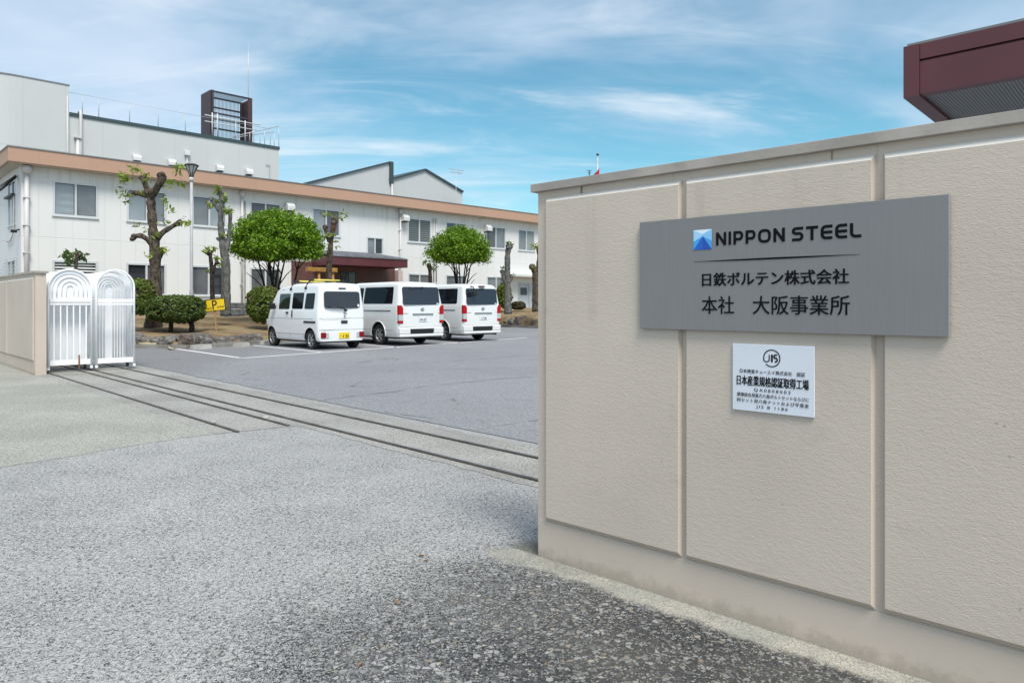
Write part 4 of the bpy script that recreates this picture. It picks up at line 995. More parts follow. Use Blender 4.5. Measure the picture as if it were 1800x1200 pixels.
# ------------------------------------------------------------------ sawtooth workshop far behind
OF = O + EB*24.0
fw = thing('workshop', 'grey workshop with stepped and gabled dark-edged roofline far behind the office', 'building', (OF.x, OF.y, 0), TH)
f2 = lambda px, py: hit(OF, EX, px, py)
pts = [f2(500, 334), f2(684, 287), f2(684, 318), f2(747, 300), f2(813, 339)]
pts[2] = (pts[1][0] + 0.01, pts[2][1])
A, B, C_, D, E_ = pts
MB().prism([(A[0], 0), (B[0], 0), (B[0], B[1]), (A[0], A[1])], 0, 14, 'y').build('wall', M_GREYWALL2, fw)
MB().prism([(C_[0] + 0.003, 0), (E_[0], 0), (E_[0], E_[1]), (D[0], D[1]), (C_[0] + 0.003, C_[1])], 0.02, 14, 'y').build('wall', M_GREYWALL2, fw)
def slope(a, b, t0, t1, y0=-0.15, y1=14.1):
    d = Vector((b[0]-a[0], b[1]-a[1])).normalized(); n = Vector((-d.y, d.x))
    return [(a[0]+n.x*t0, a[1]+n.y*t0), (b[0]+n.x*t0, b[1]+n.y*t0), (b[0]+n.x*t1, b[1]+n.y*t1), (a[0]+n.x*t1, a[1]+n.y*t1)]
rf = MB(); rf.prism(slope(A, B, 0.005, 0.16), -0.15, 14.1, 'y'); rf.prism(slope(C_, D, 0.005, 0.2), -0.15, 14.1, 'y'); rf.prism(slope(D, E_, 0.005, 0.2), -0.152, 14.1, 'y'); rf.box(B[0]+0.005, B[0]+0.42, -0.16, 14.1, C_[1]-0.3, B[1]+0.16); rf.build('roof_trim', M_TRIM, fw)
MB().tube([(C_[0]+0.25, -0.12, 0), (C_[0]+0.25, -0.12, C_[1]-0.3)], 0.09, 8).build('downpipe', M_PIPE, fw)
ax, az = f2(780, 308)
an = thing('tv_antenna', 'thin aerial with crossed arms in front of the grey workshop gable', 'antenna', (OF.x + EX.x*ax - EB.x*2, OF.y + EX.y*ax - EB.y*2, ZT), TH)
MB().tube([(0,0,-0.2), (0,0,az - ZT + 0.4)], 0.020, 6).build('mast', M_GALV, an)
m = MB(); za = az - ZT
for (h, l) in ((0.3, 1.0), (0.0, 0.7)):
    m.tube([(-l*0.8, 0, za + h), (l, 0, za + h)], 0.018, 5)
    for i in range(7): m.tube([(-l*0.8 + l*1.8*i/6, -0.35, za + h), (-l*0.8 + l*1.8*i/6, 0.35, za + h)], 0.012, 5)
m.build('arms', M_GALV, an)
m = MB()

# ------------------------------------------------------------------ sign wall (right) and gate wall (left)
DW = Vector((1332.0, -1240.0)).normalized(); P0 = gp(946, 975).to_2d(); AW = math.atan2(DW.y, DW.x)
def wp(px, py): return hit(P0, DW, px, py)
NW = Vector((DW.y, -DW.x))                    # towards the street
def wps(px, py, off): return hit(P0 + NW*off, DW, px, py)
def boundary_wall(name, label, loc, ang, x0, x1, H, panels, zb, zt, thick=0.17, near_ends=True):
    w = thing(name, label, 'wall', loc, ang)
    MB().box(x0, x1, 0.0, thick, -0.1, H - 0.0405).build('wall_body', M_STREAK, w)
    MB().bbox(x0 - 0.028, x1 + 0.03, -0.028, thick + 0.03, H - 0.04, H, 0.0015).build('coping', M_COPING, w)
    for (a, b) in panels:
        m = MB(); d, c = 0.020, 0.022
        o = [(a, zb), (b, zb), (b, zt), (a, zt)]; i_ = [(a + c*0.5, zb + c), (b - c*0.5, zb + c), (b - c*0.5, zt - c), (a + c*0.5, zt - c)]
        m.mi = 0; m.poly([(p[0], -d - 0.001, p[1]) for p in i_])
        for k2 in range(4):
            p, q = o[k2], o[(k2+1) % 4]; r_, s = i_[(k2+1) % 4], i_[k2]
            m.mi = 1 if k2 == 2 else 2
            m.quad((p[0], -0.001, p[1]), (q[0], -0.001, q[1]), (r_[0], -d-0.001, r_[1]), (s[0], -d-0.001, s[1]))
        m.build('panel', [M_STUCCO, M_LITBAND, M_PLASTER], w, fix=False)
    MB().box(x0 + 0.004, x1 - 0.004, -0.0045, -0.0012, -0.1, zb - 0.004).build('plinth', M_PLASTER, w)
    return w
HW = 0.5*(wps(942, 324, 0.028)[1] + wps(1790, 191.5, 0.028)[1])
zb = wp(962, 914)[1]; zt = 0.5*(wp(962, 347)[1] + wp(1530, 274)[1])
panels = [(wp(961.5, 600)[0], wps(1192, 600, 0.02)[0] + 0.011), (wp(1207, 600)[0], wps(1531, 600, 0.02)[0] + 0.011), (wp(1553, 600)[0], 4.0)]
sw = boundary_wall('sign_wall', 'beige rendered boundary wall on the right carrying the company signs', (P0.x, P0.y, 0), AW, 0.0, 4.4, HW, panels, zb, zt)
LW0 = gp(62, 660).to_2d(); LA = math.atan2(RD.y, RD.x)
boundary_wall('gate_wall', 'beige rendered wall at the left edge that hides the folded gates', (LW0.x, LW0.y, 0), LA, -9.0, 0.0, 1.87, [(-2.6, -0.10), (-5.6, -2.66), (-8.9, -5.66)], 0.25, 1.76, 0.17)

# ------------------------------------------------------------------ lettering
VF = None
def text_mesh(name, body, x0, x1, z0, z1, y, mat, parent, weight=0.0, space=1.0):
    cu = bpy.data.curves.new(name, 'FONT'); cu.body = body; cu.size = 1.0; cu.space_character = space; cu.resolution_u = 3
    ob = bpy.data.objects.new(name, cu); COL.objects.link(ob)
    dg = bpy.context.evaluated_depsgraph_get(); src = bpy.data.meshes.new_from_object(ob.evaluated_get(dg))
    bpy.data.objects.remove(ob); bpy.data.curves.remove(cu)
    xs = [v.co.x for v in src.vertices]; ys = [v.co.y for v in src.vertices]
    a, b, c, d = min(xs), max(xs), min(ys), max(ys); h = z1 - z0; wt = weight*h
    m = MB(); fs = [tuple(p.vertices) for p in src.polygons]
    for i, (ox, oz) in enumerate(((-1, -0.5), (1, 0.5), (-1, 0.5), (1, -0.5), (0, 0)) if weight else ((0, 0),)):
        m.add([(x0 + wt + (v.co.x - a)/(b - a)*(x1 - x0 - 2*wt) + ox*wt, y - 0.00012*i, z0 + wt*0.5 + (v.co.y - c)/(d - c)*(h - wt) + oz*wt) for v in src.vertices], fs)
    bpy.data.meshes.remove(src)
    return m.build(name, mat, parent, fix=False)
def stroke(mb, pts, w, y, closed=False):
    P = [Vector(p) for p in pts]; N = len(P); L = []; Rr = []
    for i in range(N):
        if closed: a, b = P[i-1], P[(i+1) % N]
        else: a, b = P[max(i-1, 0)], P[min(i+1, N-1)]
        d0 = (P[i] - a).normalized() if (P[i] - a).length > 1e-9 else (b - P[i]).normalized()
        d1 = (b - P[i]).normalized() if (b - P[i]).length > 1e-9 else d0
        n0 = Vector((-d0.y, d0.x)); n1 = Vector((-d1.y, d1.x)); n = (n0 + n1)
        n = n / max(n.length_squared, 0.25) * 2 if n.length > 1e-6 else n0
        ww = w[i] if isinstance(w, (list, tuple)) else w
        L.append(P[i] + n*ww/2); Rr.append(P[i] - n*ww/2)
    for i in range(N if closed else N-1):
        j = (i+1) % N
        mb.quad((Rr[i].x, y, Rr[i].y), (Rr[j].x, y, Rr[j].y), (L[j].x, y, L[j].y), (L[i].x, y, L[i].y))
def arc(cx_, cy_, rx_, ry_, a0_, a1_, n=8): return [(cx_ + rx_*math.cos(R(a0_ + (a1_-a0_)*i/n)), cy_ + ry_*math.sin(R(a0_ + (a1_-a0_)*i/n))) for i in range(n+1)]

# company sign
s0, _ = wps(1124, 480, 0.041); s1, _ = wps(1667, 480, 0.041); z0 = 0.5*(wps(1124, 577, 0.041)[1] + wps(1667, 593, 0.041)[1]); z1 = 0.5*(wps(1124, 391, 0.041)[1] + wps(1667, 341, 0.041)[1])
SY = -0.040
sign = thing('company_sign', 'large brushed grey metal plate with blue square emblem and black company lettering', 'sign', (P0.x, P0.y, 0), AW)
MB().bbox(s0, s1, SY, SY + 0.014, z0, z1, 0.0012).build('plate', M_SIGN, sign)
MB().box(s0+0.15, s0+0.20, SY+0.0142, -0.0225, z0+0.1, z1-0.1).box(s1-0.20, s1-0.15, SY+0.0142, -0.0225, z0+0.1, z1-0.1).build('mounting_rail', M_SIGNEDGE, sign)
MB().box(s1 + 0.0003, s1 + 0.003, SY - 0.0002, SY + 0.0145, z0, z1).build('edge_trim', M_SIGNEDGE, sign)
LY = SY - 0.0015
e0_, ez0 = wps(1219.2, 438.8, 0.041); e1_, ez1 = wps(1251.4, 402.0, 0.041)
ez0 = 0.5*(wps(1219, 440, 0.041)[1] + wps(1251, 437.5, 0.041)[1]); ez1 = 0.5*(wps(1219, 404.5, 0.041)[1] + wps(1251, 403, 0.041)[1])
def E2(u, v): return (e0_ + (e1_ - e0_)*u, LY, ez0 + (ez1 - ez0)*v)
cols = [((0.74, 0.86, 0.93), [(0.0,1.0),(1.0,1.0),(0.5,0.78)]), ((0.36, 0.66, 0.90), [(0.0,1.0),(0.5,0.78),(0.5,0.68),(0.0,0.42)]), ((0.25, 0.56, 0.86), [(1.0,1.0),(1.0,0.42),(0.5,0.68),(0.5,0.78)]),
        ((0.05, 0.36, 0.80), [(0.0,0.42),(0.5,0.68),(0.0,0.0)]), ((0.07, 0.33, 0.72), [(1.0,0.42),(1.0,0.0),(0.5,0.68)]), ((0.012, 0.115, 0.52), [(0.0,0.0),(0.5,0.68),(0.5,0.0)]), ((0.010, 0.075, 0.42), [(0.5,0.0),(0.5,0.68),(1.0,0.0)])]
m = MB(); ms = []
for i, (c, pl) in enumerate(cols):
    m.mi = i; m.poly([E2(*p) for p in pl]); ms.append(plain('emblem_blue', c, 0.35, var=0.0))
m.build('emblem', ms, sign, fix=False)
def word(letters, pxa, pxb, ztop0, zbot0, ztop1, zbot1):
    """wide technical capitals drawn as strokes, one unit high"""
    x0, x1 = wps(pxa, 420, 0.041)[0], wps(pxb, 420, 0.041)[0]; zt_ = 0.5*(ztop0 + ztop1); zb_ = 0.5*(zbot0 + zbot1); h = zt_ - zb_
    sw_ = 0.20; g = {}
    h2 = sw_/2
    g['N'] = (0.80, [[(h2, 0), (h2, 1)], [(h2*0.9, 1-h2*0.4), (0.80-h2*0.9, h2*0.4)], [(0.80-h2, 0), (0.80-h2, 1)]])
    g['I'] = (0.20, [[(h2, 0), (h2, 1)]])
    g['P'] = (0.74, [[(h2, 0), (h2, 1-h2*0.02)], [(h2, 1-h2), (0.46, 1-h2)] + arc(0.46, 0.645, 0.18, 0.255, 90, -90, 10)[1:] + [(h2, 0.39)]])
    g['O'] = (0.92, None)
    g['S'] = (0.80, [[(0.78, 1-h2), (0.32, 1-h2)] + arc(0.30, 0.72, 0.20, 0.18, 90, 270, 8)[1:] + [(0.50, 0.54)] + arc(0.50, 0.32, 0.20, 0.22, 90, -90, 8)[1:] + [(0.02, h2)]])
    g['T'] = (0.80, [[(0, 1-h2), (0.80, 1-h2)], [(0.40, 0), (0.40, 1-h2)]])
    g['E'] = (0.76, [[(0.76, 1-h2), (0.34, 1-h2)] + arc(0.34, 0.66, 0.24, 0.24, 90, 180, 6)[1:] + arc(0.34, 0.34, 0.24, 0.24, 180, 270, 6) + [(0.76, h2)], [(0.12, 0.5), (0.76, 0.5)]])
    g['L'] = (0.66, [[(h2, 1), (h2, 0.34)] + arc(0.34, 0.34, 0.24, 0.24, 180, 270, 6)[1:] + [(0.70, h2)]])
    tot = sum(g[c][0] for c in letters) + 0.17*(len(letters)-1); k_ = (x1 - x0)/tot; x = 0.0; m = MB()
    for ci, c in enumerate(letters):
        w_, st = g[c]
        if c == 'O':
            lp = arc(0.46, 0.5, 0.36, 0.40, 0, 360, 28)[:-1]
            lp = [(0.46 + math.copysign(abs((p[0]-0.46)/0.36)**0.72*0.36, p[0]-0.46), 0.5 + math.copysign(abs((p[1]-0.5)/0.40)**0.72*0.40, p[1]-0.5)) for p in lp]
            stroke(m, [(x0 + (x+p[0])*k_, zb_ + p[1]*h) for p in lp], sw_*0.5*(k_+h), LY, True)
        else:
            for si, s_ in enumerate(st): stroke(m, [(x0 + (x+p[0])*k_, zb_ + p[1]*h) for p in s_], sw_*0.5*(k_+h), LY - 0.0002*si)
        x += w_ + 0.17
    return m
wz = lambda px, py: wps(px, py, 0.041)[1]
word('NIPPON', 1258.6, 1379.8, wz(1259, 408.2), wz(1259, 431.6), wz(1379, 400.8), wz(1379, 425)).build('lettering', M_INK, sign, fix=False)
word('STEEL', 1391.8, 1513, wz(1393, 399.5), wz(1393, 424), wz(1503, 392), wz(1503, 418)).build('lettering', M_INK, sign, fix=False)
m = MB(); xa, za_ = wps(1219, 460.2, 0.041); xb, zb2 = wps(1512, 447.2, 0.041); zr_ = 0.5*(za_ + zb2)
n = 12; stroke(m, [(xa + (xb-xa)*i/n, zr_) for i in range(n+1)], [0.0012 + 0.0062*math.sin(math.pi*i/n)**1.2 for i in range(n+1)], LY); m.build('rule', M_INK, sign, fix=False)
text_mesh('lettering', '日鉄ボルテン株式会社', wps(1234, 490, 0.041)[0], wps(1492.5, 490, 0.041)[0], 0.5*(wz(1234, 503) + wz(1492, 499.2)), 0.5*(wz(1234, 479.6) + wz(1492, 471.8)), LY, M_INK, sign, 0.026)
ta0, tb0 = 0.5*(wz(1234, 551.8) + wz(1493, 553.6)), 0.5*(wz(1234, 520.4) + wz(1493, 519.0))
text_mesh('lettering', '本社', wps(1233.6, 536, 0.041)[0], wps(1290.4, 536, 0.041)[0], ta0, tb0, LY, M_INK, sign, 0.010)
text_mesh('lettering', '大阪事業所', wps(1323, 536, 0.041)[0], wps(1494, 536, 0.041)[0], ta0, tb0, LY, M_INK, sign, 0.010)

# certification plate
wc = lambda px, py: wps(px, py, 0.031)[1]
cs = thing('certificate_sign', 'small white certification plate with circled mark below the grey company sign', 'sign', (P0.x, P0.y, 0), AW)
c0_, c1_ = wps(1287.5, 660, 0.031)[0], wps(1431.5, 660, 0.031)[0]; q0 = 0.5*(wz(1288, 720.5) + wc(1431, 733.5)); q1 = 0.5*(wz(1288, 604) + wc(1431, 608.5))
MB().bbox(c0_, c1_, -0.030, -0.0225, q0, q1, 0.0015).build('plate', M_WSIGN, cs)
KY = -0.0312
jz = lambda x, y: wps(1270 + x/7.5, 590 + y/7.5, 0.031)[1]
jx = lambda x, y=600: wps(1270 + x/7.5, 590 + y/7.5, 0.031)[0]
def jrow(body, xa, xb, yla, ylb, yra, yrb, wgt=0.0, sp=1.0):
    text_mesh('lettering', body, jx(xa), jx(xb), 0.5*(jz(xa, ylb) + jz(xb, yrb)), 0.5*(jz(xa, yla) + jz(xb, yra)), KY, M_INK, cs, wgt, sp)
jrow('日本検査キューエイ株式会社　認証', 230, 1090, 437, 490, 478, 533, 0.004)
jrow('日本産業規格認証取得工場', 187, 1140, 522, 648, 570, 714, 0.022)
jrow('QA0808003', 415, 895, 693, 740, 725, 774, 0.004, 1.45)
jrow('摩擦接合用高力六角ボルトセットならびに', 193, 1140, 745, 797, 810, 867, 0.004)
jrow('同セット用六角ナットおよび平座金', 193, 1140, 815, 868, 893, 945, 0.004, 1.12)
jrow('JIS B 1186', 445, 860, 918, 966, 945, 993, 0.004, 1.35)
rx0, rx1 = jx(541, 300), jx(757, 300); rc = (rx0 + rx1)/2; rr_ = (rx1 - rx0)/2; rcz = jz(649, 297)
m = MB(); wst = rr_*0.13
J = arc(rc, rcz, rr_, rr_, 225, 520, 40)
jb = rc - rr_*0.30
J2 = [(rc + rr_*math.cos(R(520)), rcz + rr_*math.sin(R(520)))] 
stroke(m, J + [(rc - rr_*0.98, rcz - rr_*0.05)] + arc(rc - rr_*0.64, rcz - rr_*0.18, rr_*0.34, rr_*0.26, 190, 350, 8) + [(rc - rr_*0.30, rcz + rr_*0.42)], wst, KY)
stroke(m, [(rc + rr_*0.03, rcz - rr_*0.46), (rc + rr_*0.03, rcz + rr_*0.46)], wst*1.7, KY)
S_ = [(rc + rr_*0.66, rcz + rr_*0.38)] + arc(rc + rr_*0.48, rcz + rr_*0.22, rr_*0.20, rr_*0.20, 60, 270, 8) + arc(rc + rr_*0.48, rcz - rr_*0.18, rr_*0.20, rr_*0.22, 90, -120, 8)
stroke(m, S_, wst*1.4, KY); m.build('certification_mark', M_INK, cs, fix=False)

# ------------------------------------------------------------------ gatehouse roof behind the sign wall
GH = thing('gatehouse', 'gatehouse with maroon flat roof and ribbed grey eaves showing above the sign wall', 'gatehouse', (0, 0, 0), 0)
zs0 = 2.75; Zg = F*(zs0 - EYE)/(HY - 173.0); gpn = Vector(((1588-CX)/F*Zg, Zg)); ga = R(-43.0)
GH.location = (gpn.x, gpn.y, 0); GH.rotation_euler = (0, 0, ga)
gtop = EYE + (HY - 83.0)/F*Zg; GL, GD = 5.0, 4.6
MB().box(0.0, 0.10, 0.0, GD, zs0, gtop).box(0.102, GL, 0.010, 0.10, zs0 + 0.012, gtop - 0.126).box(0.102, GL, 0.010, 0.10, gtop - 0.108, gtop).box(0.102, GL, 0.04, 0.10, gtop - 0.126, gtop - 0.108).box(0.101, GL, GD-0.1, GD, zs0, gtop).box(GL+0.001, GL+0.1, 0.0, GD, zs0, gtop).build('roof', M_MAROON, GH)
MB().box(0.10, GL, 0.10, GD-0.1, zs0 + 0.025, zs0 + 0.05).build('soffit', M_RIBBED, GH)
MB().box(0.02, GL, 0.02, GD-0.02, gtop + 0.002, gtop + 0.02).build('roof_sheet', M_FLASH, GH)
gw = MB().box(1.3, GL-0.6, 1.25, GD-0.6, -0.05, zs0 + 0.02).build('wall', M_FACADE, GH)
f = MB().box(1.26, 1.296, 1.7, 3.3, 0.95, 1.0).box(1.26, 1.296, 1.7, 3.3, 2.0, 2.05).box(1.262, 1.296, 1.7, 1.75, 1.0, 2.0).box(1.262, 1.296, 3.25, 3.3, 1.0, 2.0).build('window', M_ALU, GH); MB().box(1.28, 1.296, 1.75, 3.25, 1.0, 2.0).build('pane', P_DARK, f)

# ------------------------------------------------------------------ flagpole beyond the wall
Zf = 56.0; fp = at(1050.5, 270.5, Zf)
fl = thing('flagpole', 'pale flagpole with furled red and white flag showing above the sign wall', 'flagpole', (fp.x, fp.y, 0))
MB().tube([(0,0,0), (0,0,fp.z*0.6), (0,0,fp.z-0.1)], [0.09, 0.07, 0.05], 8).build('pole', M_GALV, fl)
MB().lathe([(0.0, 0.0), (0.10, 0.0), (0.13, 0.06), (0.06, 0.14), (0.0, 0.15)], 10, 'z', (0,0,fp.z-0.12)).build('finial', M_STEELB, fl)
M_FLAGR = plain('red_flag_cloth', (0.55, 0.012, 0.02), 0.8); M_FLAGW = plain('white_flag_cloth', (0.75, 0.72, 0.72), 0.8)
zr = at(1050, 294.5, Zf).z
def drape(z0_, z1_, wid, seed):
    m = MB(); m.smooth = True; n, k2 = 12, 12
    for i in range(n+1):
        for j in range(k2+1):
            u = j/k2; v = i/n; w_ = wid*(0.35 + 0.65*v)
            m.v.append((-u*w_ + 0.12, -0.1 + 0.16*math.sin(u*9 + seed)*u, z1_ + (z0_ - z1_)*v - u*0.25*(1-v)))
    for i in range(n):
        for j in range(k2): m.f.append([i*(k2+1)+j, i*(k2+1)+j+1, (i+1)*(k2+1)+j+1, (i+1)*(k2+1)+j]); m.m.append(0); m.sm.append(True)
    return m
fg = drape(zr - 0.6, zr - 0.05, 0.46, 0.3).build('flag', M_FLAGR, fl, fix=False)
drape(zr - 1.5, zr - 0.55, 0.5, 1.0).build('flag_field', M_FLAGW, fg, fix=False)
q = at(1036, 299.5, 58.0)
al = thing('rooftop_aerial', 'tiny aerial tip just left of the flagpole above the wall', 'antenna', (q.x, q.y, 0))
MB().tube([(0,0,0), (0,0,q.z)], 0.04, 6).build('mast', M_STEELB, al)
m = MB()
for i, l in enumerate((0.20, 0.13)): m.tube([(-l, 0, q.z + 0.02 - 0.2*i), (0, 0, q.z - 0.10 - 0.2*i), (l, 0, q.z + 0.02 - 0.2*i)], 0.025, 5)
m.build('arms', M_STEELB, al)

# ------------------------------------------------------------------ rails in the ground
def rail(a0_, a1_, n, label, stop=None):
    p = rp(a0_, n); L = a1_ - a0_
    t = thing('gate_rail', label, 'rail', (p.x, p.y, 0), LA, 'steel rails of the sliding gates')
    MB().bbox(0, L, -0.019, 0.019, 0.0035, 0.016, 0.003).build('rail_base', M_RAIL, t)
    MB().box(0, L, -0.006, 0.011, 0.0162, 0.020).build('rail_head', M_RAILTOP, t)
    if stop:
        MB().bbox(stop-0.03, stop+0.03, -0.024, 0.024, 0.0202, 0.045, 0.006).build('end_stop', M_STOP, t)
ra = lambda px, py: (gp(px, py).to_2d() - R0)
r1 = (ra(418, 760).dot(RD), ra(418, 760).dot(RN)); r2 = (ra(506.7, 749).dot(RD), ra(506.7, 749).dot(RN))
rail(-3.0, r1[0], r1[1], 'dark steel rail nearest the street, ending first in the paving', r1[0] + 3.0 - 0.62)
rail(-3.0, r2[0], r2[1], 'short dark steel rail lying just in front of the long middle rail', r2[0] + 3.0 - 0.52)
r3 = (ra(945, 842).dot(RN) + ra(600, 762.5).dot(RN))/2; r4 = (ra(945, 803.6).dot(RN) + ra(598, 732.7).dot(RN))/2
rail(-3.0, 12.6, r3, 'long dark steel rail running to the sign wall, nearer of the two long ones')
rail(-3.0, 12.6, r4, 'long dark steel rail beside the asphalt yard, farthest from the street')

# ------------------------------------------------------------------ folding gates
def arch_path(w, z0_, ztop, y, inset=0.0, x0_=0.0, n=18):
    r = w/2 - inset; cz_ = ztop - w/2
    return [(x0_ + inset, y, z0_)] + [(x0_ + w/2 - r*math.cos(math.pi*i/n), y, cz_ + r*math.sin(math.pi*i/n)) for i in range(n+1)] + [(x0_ + w - inset, y, z0_)]
def gate(name, label, a, n0, w, H, open_front):
    p = rp(a, n0); t = thing(name, label, 'gate', (p.x, p.y, 0), LA + R(90))
    # local x runs across the rails (away from the street), local y back behind the wall
    L = 2.7; zc2 = H - w/2; zx = 1.26
    MB().tube(arch_path(w, 0.07, H, 0.0), 0.020, 8).box(-0.022, 0.022, -0.022, 0.022, 0.06, 0.10).box(w-0.022, w+0.022, -0.022, 0.022, 0.06, 0.10).build('front_arch', M_GATE, t)
    MB().box(0.02, w-0.02, -0.018, 0.018, zx, zx+0.035).box(0.02, w-0.02, -0.020, 0.016, zx+0.055, zx+0.115).build('cross_rail', M_GATE, t)
    br = MB().box(0.02, w-0.02, -0.020, 0.020, 0.14, 0.235)
    br.build('bottom_rail', M_GATE, t)
    if not open_front:
        for i in range(6):
            x = w*(i+0.85)/6.7; MB().box(x-0.011, x+0.011, -0.010, 0.010, 0.236, zx-0.001).build('bar', M_GATE, t)
        m = MB()
        for ins in (0.065, 0.135, 0.215, 0.29): m.tube(arch_path(w, zx+0.11, H, 0.008, ins), 0.009 if ins != 0.135 else 0.013, 7)
        m.build('inner_arches', M_GATE, t)
        m = MB(); ap = [(q[0], q[2]) for q in arch_path(w, zx+0.06, H, 0, 0.015)]; m.prism(ap, 0.022, 0.030, 'y'); m.build('arch_panel', M_GATE, t)
        MB().box(w*0.70-0.012, w*0.70+0.012, -0.034, -0.021, 0.06, 0.32).build('drop_bolt', M_RUST, t)
    # hoops that carry the telescoping cover
    y = 0.11; i = 0
    while y < L:
        hoop = MB(); hoop.tube(arch_path(w, 0.10, H - 0.012, y, 0.008), 0.0135, 7); hoop.build('hoop', M_GATE, t); y += 0.10 if y < 1.1 else 0.07; i += 1
    if open_front:
        m = MB()
        for (ins, yy) in ((0.05, 0.47), (0.10, 0.47), (0.15, 0.47), (0.20, 0.47), (0.25, 0.47)): m.tube(arch_path(w, 0.12, H, yy, ins), 0.010, 6)
        m.build('inner_arches', M_GATE, t)
    ap = [(q[0], q[2]) for q in arch_path(w, 0.16, H - 0.02, 0, 0.02)]
    ye = 0.50 if open_front else 0.26
    MB().prism(ap, ye, ye+0.01, 'y').build('inner_panel', M_GATE, t)
    MB().box(0.0, 0.035, 0.03, L, 0.12, 0.17).box(w-0.035, w, 0.03, L, 0.12, 0.17).build('side_rail', M_GATE, t)
    for x in (0.05, w-0.05):
        for y in (0.25, L-0.4):
            m = MB(); m.lathe([(0.0, -0.016), (0.05, -0.016), (0.056, -0.008), (0.056, 0.008), (0.05, 0.016), (0.0, 0.016)], 16, 'x', (x, y, 0.092)); m.build('wheel', M_DARK, t)
gate('folding_gate', 'white arched gate with a barred front, next to the beige wall end', 0.20, 0.0, 0.70, 1.92, False)
gate('folding_gate', 'white arched gate with an open ribbed side, nearer the parked vans', 0.26, 0.77, 0.66, 1.93, True)

# ------------------------------------------------------------------ street lamp, parking sign, wheel stops, hose, wood stand, stone wall
Zl = 25.2; lb_ = bed_at(336.5, Zl); k_ = Zl/F
lamp = thing('street_lamp', 'slim grey street lamp with a dark conical lantern in front of the office', 'street lamp', lb_)
zt_l = EYE + (HY - 288)*k_ - lb_.z; zn = EYE + (HY - 313)*k_ - lb_.z
MB().tube([(0,0,-0.2), (0,0,1.2), (0,0,1.25), (0,0,zn)], [0.075, 0.07, 0.055, 0.05], 12).build('pole', plain('grey_pole_paint', (0.40, 0.41, 0.43), 0.5), lamp)
MB().lathe([(0.0, -0.12), (0.07, -0.12), (0.075, 0.0), (0.055, 0.03), (0.06, 0.10), (0.0, 0.12)], 14, 'z', (0,0,zn)).build('collar', M_VENT, lamp)
hr = 11.5*k_; m = MB(); hh = zt_l - zn
m.tube([(hr*math.cos(a), hr*math.sin(a), zt_l - 0.06) for a in [6.283*i/20 for i in range(20)]], 0.018, 6, closed=True)
for i in range(8):
    a = 6.283*i/8; m.tube([(0.05*math.cos(a), 0.05*math.sin(a), zn + 0.06), (hr*math.cos(a), hr*math.sin(a), zt_l - 0.06)], 0.012, 5)
m.lathe([(0.0, zt_l), (hr*0.7, zt_l - 0.005), (hr*1.03, zt_l - 0.05), (hr*1.03, zt_l - 0.085), (0.0, zt_l - 0.075)], 20)
m.lathe([(0.0, zn+0.02), (0.07, zn+0.03), (0.09, zn+0.10), (0.0, zn+0.14)], 14)
m.build('lantern_frame', plain('bronze_metal', (0.045, 0.042, 0.040), 0.5), lamp)
gl = MB().lathe([(0.06, zn + 0.14), (hr*0.86, zt_l - 0.09)], 20); gl.build('lantern_glass', plain('frosted_glass', (0.52, 0.53, 0.54), 0.2), lamp)

Zp = gp(381, 589, 0.24).y; pb = at(381, 589, Zp)
ps = thing('parking_sign', 'yellow board lettered with a big P leaning on a wooden stake', 'sign', pb, R(6))
kp = Zp/F
lean = (376 - 381)*kp
zc3 = (589 - 536)*kp
MB().box(-0.02, 0.02, -0.012, 0.012, -0.2, 0.9).build('stake', M_WOOD, ps)
bw, bh = 37.5*kp, 20.5*kp
brd = MB().bbox(-bw/2, bw/2, -0.030, -0.014, -bh/2, bh/2, 0.003).build('board', M_PSIGN, ps)
frm = MB(); u = 0.026
frm.box(-bw/2-u/2, bw/2+u/2, -0.036, -0.008, bh/2-u/2, bh/2+u/2).box(-bw/2-u/2, bw/2+u/2, -0.036, -0.008, -bh/2-u/2, -bh/2+u/2).box(-bw/2-u/2, -bw/2+u/2, -0.0355, -0.008, -bh/2+u/2, bh/2-u/2).box(bw/2-u/2, bw/2+u/2, -0.0355, -0.008, -bh/2+u/2, bh/2-u/2)
fo = frm.build('frame', M_DWOOD, ps)
t1 = text_mesh('lettering', 'P', -0.055, 0.105, -bh*0.40, bh*0.40, -0.0315, M_DWOOD, ps, 0.02)
t2 = text_mesh('lettering', '来客用', -bw*0.42, -bw*0.12, -bh*0.36, -bh*0.18, -0.0315, M_DWOOD, ps, 0.01)
t3 = text_mesh('lettering', '駐車場', bw*0.14, bw*0.44, -bh*0.30, -bh*0.12, -0.0315, M_DWOOD, ps, 0.01)
for ob in (brd, fo, t1, t2, t3):
    ob.location = (lean + 0.01, 0, zc3); ob.rotation_euler = (0, R(-6), 0)
for ob in ps.children:
    if ob.name.startswith('stake'): ob.rotation_euler = (0, R(-4.5), 0)

def wheel_stop(px0, py0, px1, py1, label):
    a, b = gp(px0, py0).to_2d(), gp(px1, py1).to_2d(); d = (b - a); L = min(d.length, 0.62); ang = math.atan2(d.y, d.x); c = (a + b)/2
    m = MB(); m.prism([(-0.07, 0.0065), (0.07, 0.0065), (0.05, 0.125), (-0.05, 0.125)], -L/2, L/2, 'x')
    return m.build('wheel_stop', M_STOP, None, label=label, cat='wheel stop', group='concrete wheel stops', loc=(c.x, c.y, 0), rot=(0, 0, ang))
wheel_stop(334, 615, 372, 612.5, 'pale concrete wheel stop at the gate end of the empty bay')
wheel_stop(406, 611.5, 442, 608.2, 'pale concrete wheel stop in the empty bay nearer the small van')
wheel_stop(456, 607, 478, 603.5, 'concrete wheel stop in front of the small van')
hp = [gp(232, 611), gp(250, 612), gp(270, 612.5), gp(286, 611.5), gp(292, 609.5), gp(296, 612.5), gp(299, 615.5), gp(304, 616)]
